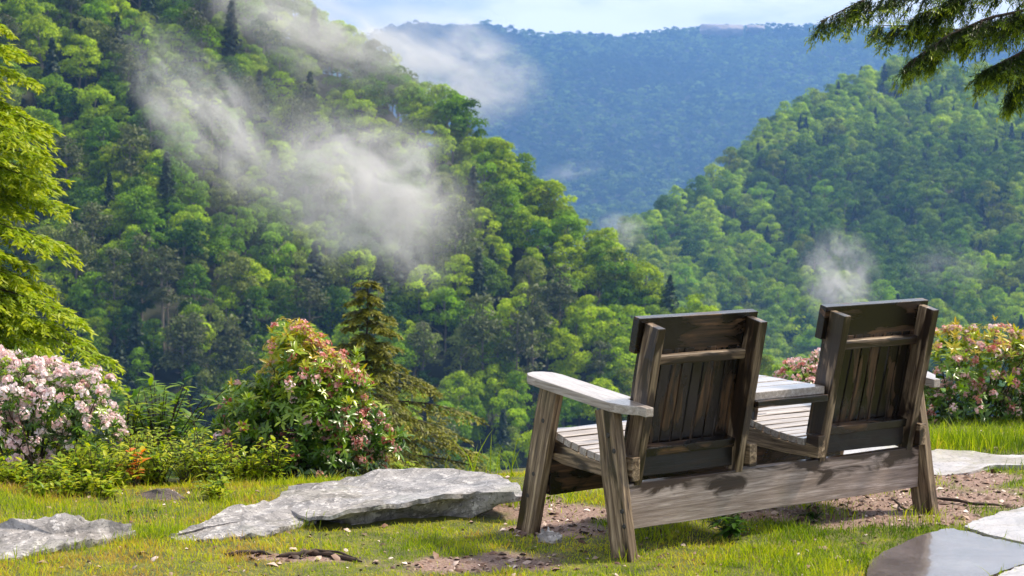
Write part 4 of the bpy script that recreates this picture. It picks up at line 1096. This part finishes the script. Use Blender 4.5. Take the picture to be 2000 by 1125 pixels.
shrub('laurel_shrub', 'tall cone-shaped laurel shrub with reddish pink flowers behind the boulder', (WY(600, 965, Yc)),
      [B(572, 690, Yc, 48, .2, 58), B(600, 745, Yc, 78, .28, 70), B(600, 830, Yc, 120, .35, 90), B(500, 810, Yc, 70, .28, 66), B(672, 780, Yc, 45, .25, 64), B(465, 870, Yc - .1, 48, .25, 50), B(700, 850, Yc, 55, .25, 60), B(590, 900, Yc - .1, 150, .3, 46), B(755, 870, Yc - .1, 32, .12, 22)],
      1150, .42, 1.0, 4, .27, 1.15, .0085, None, bloom_fn=bloom_c)
Yr = 12.2
shrub('laurel_shrub', 'wide laurel shrub with pink flowers and yellow-green tips, right of the bench', (WY(1900, 875, Yr)),
      [B(1850, 720, Yr, 70, .3, 78), B(1940, 715, Yr, 75, .35, 75), B(2040, 740, Yr, 90, .35, 85), B(1880, 800, Yr, 90, .35, 55), B(1990, 820, Yr, 90, .35, 50), B(1780, 790, Yr + .1, 60, .3, 60)],
      720, .34, 1.0, 6, .48, 1.1, .0105, None, bloom_fn=lambda P: np.clip(1.1 - .6 * (fbm(P[:, 0] * 4, P[:, 2] * 4, 2) + .3), .2, 1))
shrub('laurel_shrub', 'low laurel shrub in pink bud seen between the two backs of the bench', (WY(1600, 870, Yr)),
      [B(1560, 745, Yr, 42, .25, 34), B(1620, 740, Yr, 50, .25, 50), B(1600, 810, Yr, 90, .3, 50), B(1690, 800, Yr, 60, .3, 40)],
      300, .6, .75, 7, .5, .6, .0095)
# green leafy shrubs and weeds
M['herb'] = leaf_mat('herb_leaf', [(0, (.03, .08, .01)), (.4, (.09, .20, .015)), (.7, (.28, .38, .015)), (.93, (.48, .50, .02)), (1, (.75, .20, .02))], .45, .4, .4, (1.2, 1.25, .3))
def herb(name, label, base, h, spread, n_stem, n_leaf, ln, w, tone, seed, cat='plant', pinnate=True, lean=(0, 0), group=None, tvar=.12):
    r = np.random.default_rng(seed); base = np.array(base); lv, lf = leaf_tpl(w, .25)
    root = empty(name, base); tag(root, label, cat, group)
    V, F, T, st, off = [], [], [], [], 0
    for s in range(n_stem):
        a = r.random() * 6.28; sp = spread * r.uniform(.2, 1); hh = h * r.uniform(.6, 1.05)
        tt_ = np.linspace(0, 1, 8)[:, None]
        tip = np.array([math.cos(a) * sp + lean[0], math.sin(a) * sp * .7 + lean[1], hh])
        cur = tip * tt_ * np.array([1, 1, 0]) * tt_ ** .3 + np.array([0, 0, 1]) * hh * tt_ * (1.15 - .15 * tt_)
        st.append(tube(cur, np.linspace(.004, .0012, 8) * (h / .3) ** .5, 5))
        n = n_leaf; u = np.sort(r.uniform(.25, 1, n)); pos = np.stack([np.interp(u, tt_[:, 0], cur[:, i]) for i in range(3)], 1)
        az = np.arange(n) * 2.4 + r.normal(0, .4, n) + s; el = r.normal(.25, .3, n)
        xd = np.stack([np.cos(az) * np.cos(el), np.sin(az) * np.cos(el), np.sin(el)], 1); sd = np.stack([-np.sin(az), np.cos(az), 0 * az], 1); zd = np.cross(xd, sd)
        Mx = np.stack([xd, sd, zd], 2) * (ln * r.uniform(.55, 1.15, n))[:, None, None]
        v, f = bake(lv, lf, Mx, pos); V.append(v); F.append(f + off); off += len(v)
        T.append(np.repeat(np.clip(r.normal(tone, tvar, n), 0, .93 if tone < .9 else 1), len(lv)))
    link('leaves', make_mesh('leaves', [(np.concatenate(V), np.concatenate(F))], M['herb'], np.concatenate(T)), root)
    v, f = merge(st); link('stems', make_mesh('stems', [(v, f)], M['twig'], smooth=True), root)
    return root
gz = lambda px, py, Y: np.array([WY(px, py, Y)[0], Y, float(ground_z(WY(px, py, Y)[0], Y))])
herb('leafy_shrub', 'bluish green leafy shrub between the pink laurel and the cone-shaped laurel', gz(310, 900, 10.9), .56, .40, 40, 14, .105, .34, .48, 11, 'shrub')
herb('leafy_shrub', 'yellow-green leafy shrub tip rising beside the pink blossom near the hemlock', gz(245, 900, 10.7), .50, .10, 8, 10, .08, .34, .72, 12, 'shrub')
herb('weed', 'low plant with orange red leaves among the yellow-green weeds', gz(262, 960, 9.6), .19, .08, 9, 7, .05, .55, .97, 13)
herb('weed', 'small yellow-green weed peeping over the left end of the boulder', gz(790, 905, 10.6), .10, .10, 12, 6, .05, .45, .72, 14)
herb('weed', 'dark broad-leaved weed in the lawn behind the bench beam', WZ(1425, 1055, 0), .10, .10, 14, 6, .085, .28, .12, 15)
herb('weed', 'small dark green weed tuft in the lawn, right of the broad-leaved weed', WZ(1590, 1020, 0), .06, .08, 10, 6, .05, .3, .15, 16)
def undergrowth(name, label, plants, seed):
    r = np.random.default_rng(seed); lv, lf = leaf_tpl(.42, .25)
    V, F, T, st, off = [], [], [], [], 0
    for px, Y, h, sp0, tone in plants:
        base = gz(px, 950, Y)
        for s in range(int(r.integers(7, 13))):
            a = r.random() * 6.28; sp = sp0 * r.uniform(.2, 1); hh = h * r.uniform(.5, 1.05)
            tt_ = np.linspace(0, 1, 6)[:, None]
            tip = np.array([math.cos(a) * sp, math.sin(a) * sp * .7, hh])
            cur = base + tip * tt_ * np.array([1, 1, 0]) * tt_ ** .3 + np.array([0, 0, 1]) * hh * tt_ * (1.15 - .15 * tt_)
            st.append(tube(cur, np.linspace(.0025, .0008, 6), 4))
            n = 9; u = np.sort(r.uniform(.15, 1, n)); pos = np.stack([np.interp(u, tt_[:, 0], cur[:, i]) for i in range(3)], 1)
            az = np.arange(n) * 2.4 + r.normal(0, .4, n) + s; el = r.normal(.25, .3, n)
            xd = np.stack([np.cos(az) * np.cos(el), np.sin(az) * np.cos(el), np.sin(el)], 1); sd = np.stack([-np.sin(az), np.cos(az), 0 * az], 1); zd = np.cross(xd, sd)
            Mx = np.stack([xd, sd, zd], 2) * (.046 * r.uniform(.45, 1.2, n))[:, None, None]
            v, f = bake(lv, lf, Mx, pos); V.append(v); F.append(f + off); off += len(v)
            T.append(np.repeat(np.clip(r.normal(tone, .16, n), 0, .93), len(lv)))
    V1, F1 = np.concatenate(V), np.concatenate(F); v, f = merge(st)
    o = link(name, make_mesh(name, [(V1, F1, 0), (v, f, 1)], [M['herb'], M['twig']], np.concatenate([np.concatenate(T), np.full(len(v), .2)])))
    tag(o, label, 'undergrowth', kind='stuff')
rw_ = np.random.default_rng(99); pl_ = []
for k in range(95):
    px = rw_.uniform(-30, 540); Y = rw_.uniform(9.15, 10.2)
    if 255 < px < 375 and Y < 9.75: Y = rw_.uniform(9.75, 10.2)
    if px < 60: Y = max(Y, 9.5)
    if px > 440: Y = max(Y, 9.8)
    pl_.append((px, Y, (.07 + .17 * (Y - 9.1)) * rw_.uniform(.45, 1.3), .11, rw_.uniform(.62, .93)))
for k in range(14): pl_.append((rw_.uniform(120, 420), rw_.uniform(10.2, 10.5), rw_.uniform(.22, .34), .14, rw_.uniform(.5, .8)))
undergrowth('undergrowth', 'yellow-green leafy weeds growing thick behind the lawn and rocks', pl_, 5)
# bare twigs standing up behind the left rocks
def bare(label, pts, Y, r0, seed):
    P = np.array([WY(a, b, Y) for a, b in pts]); r = np.random.default_rng(seed)
    t = np.linspace(0, len(P) - 1, 14); Q = np.stack([np.interp(t, np.arange(len(P)), P[:, i]) for i in range(3)], 1)
    ts = [tube(Q, np.linspace(r0, r0 * .3, 14), 5)]
    for q in range(5):
        i = r.integers(4, 12); a = r.random() * 6.28; l = r.uniform(.03, .09)
        ts.append(tube(np.stack([Q[i] + np.array([math.cos(a) * l * s, math.sin(a) * l * s, l * .9 * s]) for s in (0, .5, 1)]), [r0 * .5, r0 * .4, r0 * .2], 4))
    V, F = merge(ts); o = link('bare_stem', make_mesh('bare_stem', [(V - P[0], F)], M['twig'], smooth=True), loc=P[0]); tag(o, label, 'plant stem', 'bare stems behind the rocks')
bare('tallest bare dark stem leaning left between the green shrub and the cone-shaped laurel', [(430, 1000), (410, 950), (395, 890), (380, 830), (364, 762)], 9.9, .004, 1)
bare('bare stem beside the tallest stem, nearer the cone-shaped laurel', [(453, 1000), (455, 940), (447, 880), (437, 815)], 9.85, .003, 2)
bare('bare thin stem in front of the orange-leaved plant', [(268, 980), (267, 940), (262, 890), (255, 860)], 9.8, .003, 3)
bare('bare forked stem right of the orange-leaved plant', [(303, 990), (305, 945), (309, 905), (305, 885)], 9.8, .004, 4)
bare('short bare stem left of the orange-leaved plant', [(232, 990), (233, 960), (228, 925)], 9.75, .003, 5)
bare('crooked dark stem under the pink laurel', [(105, 950), (75, 925), (50, 885), (25, 860), (2, 840)], 9.9, .007, 6)
bare('slender dark stem crossing in front of the pink laurel', [(80, 960), (60, 890), (45, 840), (30, 790)], 9.85, .005, 7)
bare('slender stem at the foot of the cone-shaped laurel, beside the low slab', [(490, 985), (492, 950), (487, 925)], 9.8, .003, 8)

# ------------------------------------------------------------------ hemlocks and the spruce
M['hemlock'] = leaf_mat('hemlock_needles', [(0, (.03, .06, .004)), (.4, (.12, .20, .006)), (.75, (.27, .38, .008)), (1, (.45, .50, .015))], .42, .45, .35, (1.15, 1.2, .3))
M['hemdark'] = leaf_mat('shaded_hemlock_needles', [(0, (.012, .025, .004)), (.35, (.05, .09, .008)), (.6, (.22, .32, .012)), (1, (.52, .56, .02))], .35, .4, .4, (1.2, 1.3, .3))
M['sprucen'] = leaf_mat('spruce_needles', [(0, (.02, .03, .005)), (.5, (.13, .14, .012)), (1, (.34, .31, .02))], .25, .5, .3)
NARROW = (np.array([[0, -.07, 0], [.5, -.10, .02], [1, 0, -.03], [.5, .10, .02], [0, .07, 0]]), np.array([[0, 1, 2, 3, 4]]))
CARD = (np.array([[0, -.18, 0], [.55, -.26, .03], [1, 0, -.04], [.55, .26, .03], [0, .18, 0]]), np.array([[0, 1, 2, 3, 4]]))
def frond_branch(o, az, L, rise, droop, n_lat, lat_len, card, r, per=12, tone0=.25, tone1=.55):
    """a flat drooping branch of side sprays; returns card centres/frames/tints and wood tubes"""
    t = np.linspace(0, 1, 9); h = np.array([math.cos(az), math.sin(az), 0]); s_ = np.array([-math.sin(az), math.cos(az), 0])
    cur = o + h * (L * t)[:, None] + np.array([0, 0, 1]) * (L * (rise * t - droop * t ** 2.2))[:, None] + s_ * (L * .06 * np.sin(t * 3 + az * 5))[:, None]
    wood = [tube(cur, np.linspace(.012 * L ** .7, .0015, 9), 5)]
    P, X, T = [], [], []
    for k in range(n_lat):
        u = .12 + .88 * (k + r.random()) / n_lat; c = np.array([np.interp(u, t, cur[:, i]) for i in range(3)])
        sgn = 1 if k % 2 else -1; ll = lat_len * L * (1 - u * .75) * r.uniform(.6, 1.2) + card
        d = h * r.uniform(.45, .8) + s_ * sgn * r.uniform(.6, 1) + np.array([0, 0, r.normal(-.12, .12)]); d /= np.linalg.norm(d)
        v = np.sort(r.random(per)); p = c + d * (ll * v)[:, None] - np.array([0, 0, 1]) * (ll * .38 * v ** 2)[:, None]
        side = np.cross(d, [0, 0, 1]); sg = np.where(np.arange(per) % 2, 1, -1)
        x = d * r.uniform(.5, 1, (per, 1)) + side * (sg * r.uniform(.3, .9, per))[:, None] + np.stack([r.normal(0, .12, per), r.normal(0, .12, per), r.normal(-.32, .22, per)], 1)
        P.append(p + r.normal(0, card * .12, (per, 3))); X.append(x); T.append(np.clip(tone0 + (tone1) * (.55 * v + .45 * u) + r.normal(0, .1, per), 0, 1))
        wood.append(tube(np.stack([c, c + d * ll * .5 - np.array([0, 0, ll * .09]), c + d * ll * .95 - np.array([0, 0, ll * .34])]), [.0022, .0015, .0006], 3))
    return np.concatenate(P), np.concatenate(X), np.concatenate(T), wood, cur
MIDC = (np.array([[0, -.09, 0], [.5, -.15, .02], [1, 0, -.06], [.5, .15, .02], [0, .09, 0]]), np.array([[0, 1, 2, 3, 4]]))
def cards_mesh(name, P, X, T, card, mat, org, r, CARD=CARD):
    x = X / np.linalg.norm(X, axis=1, keepdims=True)
    zt = np.array([0, 0, 1.0]) + r.normal(0, .35, x.shape); y = np.cross(zt, x); y /= np.linalg.norm(y, axis=1, keepdims=True); z = np.cross(x, y)
    Mx = np.stack([x, y, z], 2) * (card * r.uniform(.6, 1.3, len(P)))[:, None, None]
    V, F = bake(CARD[0], CARD[1], Mx, P - org)
    return make_mesh(name, [(V, F)], mat, np.repeat(T, 5))
def conifer(name, label, base, H, levels, Lfn, card, mat, seed, rise=.15, droop=.45, n_lat=18, lat=.42, per=12, z0=.05, r0=.07, cut=None, tone=(.25, .55), elim=None, shape=None):
    r = np.random.default_rng(seed); base = np.array(base, float); root = empty(name, base); tag(root, label, 'tree')
    P, X, T, W = [], [], [], []
    for k in range(levels):
        f = z0 + (1 - z0) * (k + r.random()) / levels; z = H * f; az = k * 2.399 + r.normal(0, .2); L = Lfn(z + base[2]) * r.uniform(.7, 1.12)
        if L < .02 or (cut and not cut(z + base[2])): continue
        a, b, c, w, _ = frond_branch(np.array([0, 0, z]), az, L, rise, droop * r.uniform(.7, 1.3), max(6, int(n_lat * min(1, L / 1.0) ** .7)), lat, card, r, per, *tone)
        P.append(a); X.append(b); T.append(c); W += w
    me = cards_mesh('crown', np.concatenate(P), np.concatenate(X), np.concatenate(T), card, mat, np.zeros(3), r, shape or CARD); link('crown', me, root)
    v, f = merge(W); link('branches', make_mesh('branches', [(v, f)], M['twig'], smooth=True), root)
    zs = np.linspace(-.3, H, 10); Pt = np.stack([r.normal(0, .01, 10), r.normal(0, .01, 10), zs], 1)
    link('trunk', make_mesh('trunk', [tube(Pt, np.linspace(r0, .006, 10), 10)], M['bark'], smooth=True), root)
    return root
Yh = 14.0; hx = WY(-215, 500, Yh)[0]; hb = float(ground_z(np.array(hx), np.array(Yh)))
prof_z = [WY(0, p, Yh)[2] for p in (1100, 900, 730, 660, 610, 540, 480, 390, 330, 250, 190, 140, 60, -60, -300, -700)]
prof_l = [v / FPX * Yh for v in (560, 520, 455, 425, 385, 330, 290, 345, 335, 325, 290, 268, 235, 200, 120, 10)]
conifer('hemlock_tree', 'bright yellow-green hemlock with drooping sprays at the frame edge behind the pink laurel', (hx, Yh, hb), 6.2 - hb if False else (prof_z[-1] - hb), 470,
        lambda z: 1.02 * float(np.interp(z, prof_z, prof_l)), .050, M['hemlock'], 21, rise=.14, droop=.26, n_lat=34, lat=.36, per=46, shape=MIDC, z0=.12, r0=.14, cut=lambda z: z < 4.2, tone=(.42, .6))
# spruce below the lawn edge
Ys = 22.0; sx_ = WY(718, 700, Ys)[0]; sb = float(ground_z(np.array(sx_), np.array(Ys)))
pz = [WY(0, p, Ys)[2] for p in (1200, 950, 870, 800, 770, 720, 700, 650, 610, 580, 550, 531)]
pl = [v / FPX * Ys for v in (230, 205, 195, 180, 165, 120, 62, 52, 48, 32, 20, 3)]
conifer('spruce_tree', 'dark olive spruce with a narrow spire, standing behind the cone-shaped laurel', (sx_, Ys, sb), pz[-1] - sb, 210,
        lambda z: 1.3 * float(np.interp(z, pz, pl)), .055, M['sprucen'], 22, rise=.10, droop=.28, n_lat=28, lat=.34, per=30, z0=.08, shape=MIDC, r0=.10, tone=(.2, .6))
# overhanging hemlock, trunk outside the frame
Yo = 7.4
tr = WY(2420, 300, Yo + .3); root = empty('hemlock_tree', (tr[0], tr[1], -.02)); tag(root, 'dark hemlock branches hanging into the upper corner over the bench', 'tree')
r = np.random.default_rng(31)
link('trunk', make_mesh('trunk', [tube(np.stack([r.normal(0, .012, 12), r.normal(0, .012, 12), np.linspace(-.1, 6.5, 12)], 1), np.linspace(.14, .05, 12), 12)], M['bark'], smooth=True), root)
org = np.array([tr[0], tr[1], -.02])
P, X, T, W = [], [], [], []
def limb(pts, n_sp, hang, seed, card=.020):
    """limb through pixel points (px, py, Y); hanging sprays of short needle-bearing twigs"""
    r = np.random.default_rng(seed)
    Q0 = np.array([WY(a, b, y) for a, b, y in pts]); t = np.linspace(0, len(Q0) - 1, 30); Q = np.stack([np.interp(t, np.arange(len(Q0)), Q0[:, i]) for i in range(3)], 1)
    W.append(tube(Q, np.linspace(.011, .0016, 30), 6))
    for k in range(n_sp):
        u = r.random() ** .8 * (len(Q0) - 1); c = np.array([np.interp(u, np.arange(len(Q0)), Q0[:, i]) for i in range(3)]); fr_ = u / (len(Q0) - 1)
        dirl = Q0[min(int(u) + 1, len(Q0) - 1)] - Q0[min(int(u), len(Q0) - 2)]; dirl /= np.linalg.norm(dirl)
        ll = hang * r.uniform(.45, 1.15) * (1.1 - .55 * fr_)
        d = dirl * r.uniform(.3, 1.0) + np.array([r.normal(0, .25), r.normal(0, .55), -r.uniform(.25, .9)]); d /= np.linalg.norm(d)
        m_ = 12; v = np.linspace(0, 1, m_)[:, None]; cur = c + d * ll * v - np.array([0, 0, 1]) * ll * .28 * v ** 2
        W.append(tube(cur[::3], [.0022, .0016, .001, .0006][:len(cur[::3])], 3))
        for i in range(m_):
            for sgn in (-1, 1):
                if r.random() < .15: continue
                side = np.cross(d, [r.normal(0, .4), r.normal(0, .4), 1]); side /= np.linalg.norm(side)
                dd = d * r.uniform(.5, .9) + side * sgn * r.uniform(.5, .9) + np.array([0, 0, -r.uniform(.1, .4)]); dd /= np.linalg.norm(dd)
                sl_ = r.uniform(.02, .05) * (1.2 - i / m_ * .6); nn = 7
                q = np.linspace(.1, 1, nn)[:, None]; pp = cur[i] + dd * sl_ * q
                P.append(pp); X.append(dd + side * (np.where(np.arange(nn) % 2, 1, -1) * 1.0)[:, None] * .8 + r.normal(0, .2, (nn, 3)))
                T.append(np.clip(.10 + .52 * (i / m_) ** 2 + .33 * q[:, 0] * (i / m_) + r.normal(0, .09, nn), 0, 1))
limb([(2420, -40, 7.7), (2150, -40, 7.5), (1950, -30, 7.4), (1800, -15, 7.35), (1690, -2, 7.3), (1602, 42, 7.25)], 95, .16, 1)
limb([(2420, -60, 7.6), (2200, -20, 7.5), (2050, 10, 7.4), (1930, 35, 7.35), (1850, 70, 7.3), (1775, 122, 7.25)], 150, .15, 2)
limb([(2420, 0, 7.9), (2200, 10, 7.7), (2060, 20, 7.6), (1960, 40, 7.5), (1880, 60, 7.5), (1800, 50, 7.45), (1715, 50, 7.4)], 120, .15, 3)
limb([(2420, 60, 7.6), (2200, 60, 7.5), (2080, 70, 7.4), (2010, 95, 7.35), (1960, 120, 7.3), (1918, 140, 7.3)], 110, .14, 4)
limb([(2420, 90, 7.6), (2200, 100, 7.5), (2080, 110, 7.4), (2030, 130, 7.35), (1995, 160, 7.3), (1975, 188, 7.3)], 75, .12, 5)
limb([(2420, -110, 7.7), (2150, -90, 7.6), (2000, -60, 7.5), (1900, -30, 7.4), (1840, 10, 7.4), (1790, 30, 7.4)], 95, .16, 6)
P, X, T = np.concatenate(P), np.concatenate(X), np.concatenate(T)
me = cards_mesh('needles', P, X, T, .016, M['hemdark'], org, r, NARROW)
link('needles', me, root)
v, f = merge(W); link('branches', make_mesh('branches', [(v - org, f)], M['twig'], smooth=True), root)

# ------------------------------------------------------------------ air: haze and mist
def vol_box(name, lo, hi, color, dens, label):
    bm = bmesh.new(); bmesh.ops.create_cube(bm, size=1.0); me = bpy.data.meshes.new(name)
    for v in bm.verts: v.co = Vector([(a + b) / 2 + c * (b - a) for a, b, c in zip(lo, hi, v.co)])
    bm.to_mesh(me); bm.free()
    m, N, L = new_mat(name)
    pv = nd(N, 'ShaderNodeVolumePrincipled', ins={'Density': dens, 'Anisotropy': 0.0}); pv.inputs['Color'].default_value = (*color, 1)
    finish(N, L, None, pv.outputs[0]); me.materials.append(m)
    o = link(name, me); tag(o, label, 'haze', kind='stuff'); return o
HAZE = dict(color=(.23, .48, 1.0), dens=.00018)
vol_box('haze', (-5700, -3100, FLOOR - 6), (5700, 5700, 270), HAZE['color'], HAZE['dens'], 'thin blue haze filling the valley air')
def mist(label, px, py, Y, rx, ry_m, rz_px, dens, seed, tilt=0.0, sc=2.2, thr=.47):
    c = WY(px, py, Y); bm = bmesh.new(); bmesh.ops.create_icosphere(bm, subdivisions=3, radius=1.0); me = bpy.data.meshes.new('mist'); bm.to_mesh(me); bm.free()
    m, N, L = new_mat('mist')
    tc = nd(N, 'ShaderNodeTexCoord'); ln = nd(N, 'ShaderNodeVectorMath', operation='LENGTH'); L.new(tc.outputs['Object'], ln.inputs[0])
    fo = nd(N, 'ShaderNodeMapRange', interpolation_type='SMOOTHSTEP', ins={'From Min': 1.0, 'From Max': .12}); L.new(ln.outputs['Value'], fo.inputs[0])
    mp = nd(N, 'ShaderNodeMapping'); mp.inputs['Location'].default_value = (seed * 3.1, seed * 1.7, seed); L.new(tc.outputs['Object'], mp.inputs[0])
    no = nd(N, 'ShaderNodeTexNoise', ins={'Scale': sc, 'Detail': 5.0, 'Roughness': .62, 'Distortion': .9}); L.new(mp.outputs[0], no.inputs['Vector'])
    th = nd(N, 'ShaderNodeMapRange', interpolation_type='SMOOTHSTEP', ins={'From Min': thr - .04, 'From Max': thr + .2}); L.new(no.outputs[0], th.inputs[0])
    d = math_n(N, L, 'MULTIPLY', fo.outputs[0], th.outputs[0]); d = math_n(N, L, 'MULTIPLY', d, dens)
    pv = nd(N, 'ShaderNodeVolumePrincipled', ins={'Anisotropy': .1}); pv.inputs['Color'].default_value = (1, .99, 1, 1); L.new(d, pv.inputs['Density'])
    finish(N, L, None, pv.outputs[0]); me.materials.append(m)
    o = link('mist', me, loc=c); o.scale = (rx * Y / FPX, ry_m, rz_px * Y / FPX); o.rotation_euler = (0, rad(tilt), 0)
    tag(o, label, 'mist', kind='stuff'); return o
MIST = [('thick white mist patch drifting in the middle of the near hillside', 710, 370, 292, 255, 13, 185, .25, 1, 10, 2.1, .455),
        ('diagonal wisp of mist left of the thick patch', 400, 225, 300, 260, 10, 130, .20, 2, 48, 2.4, .47),
        ('thin mist blowing over the top of the near ridge', 620, 60, 372, 380, 14, 150, .13, 3, 20, 2.6, .44),
        ('mist spilling off the ridge in front of the far mountain', 880, 125, 900, 230, 32, 125, .075, 4, 20, 2.2, .45),
        ('small column of mist rising behind the bench', 1640, 545, 560, 95, 9, 120, .17, 5, -12, 2.4, .45),
        ('very thin veil of mist around the thick patch', 640, 330, 296, 420, 12, 260, .022, 11, 20, 1.6, .40),
        ('faint mist trailing below the thick patch', 800, 500, 285, 130, 8, 80, .05, 6, 30, 2.0, .42),
        ('thin mist at the gap between the two near hills', 1215, 450, 700, 70, 15, 45, .04, 7, 0, 2.0, .42),
        ('faint grey mist in the trees of the middle hillside', 1850, 520, 620, 110, 9, 60, .03, 8, 0, 2.2, .46),
        ('wisp of mist low against the far mountain', 1110, 335, 2400, 90, 40, 26, .01, 9, -10, 2.0, .44)]
for a in MIST: mist(*a)
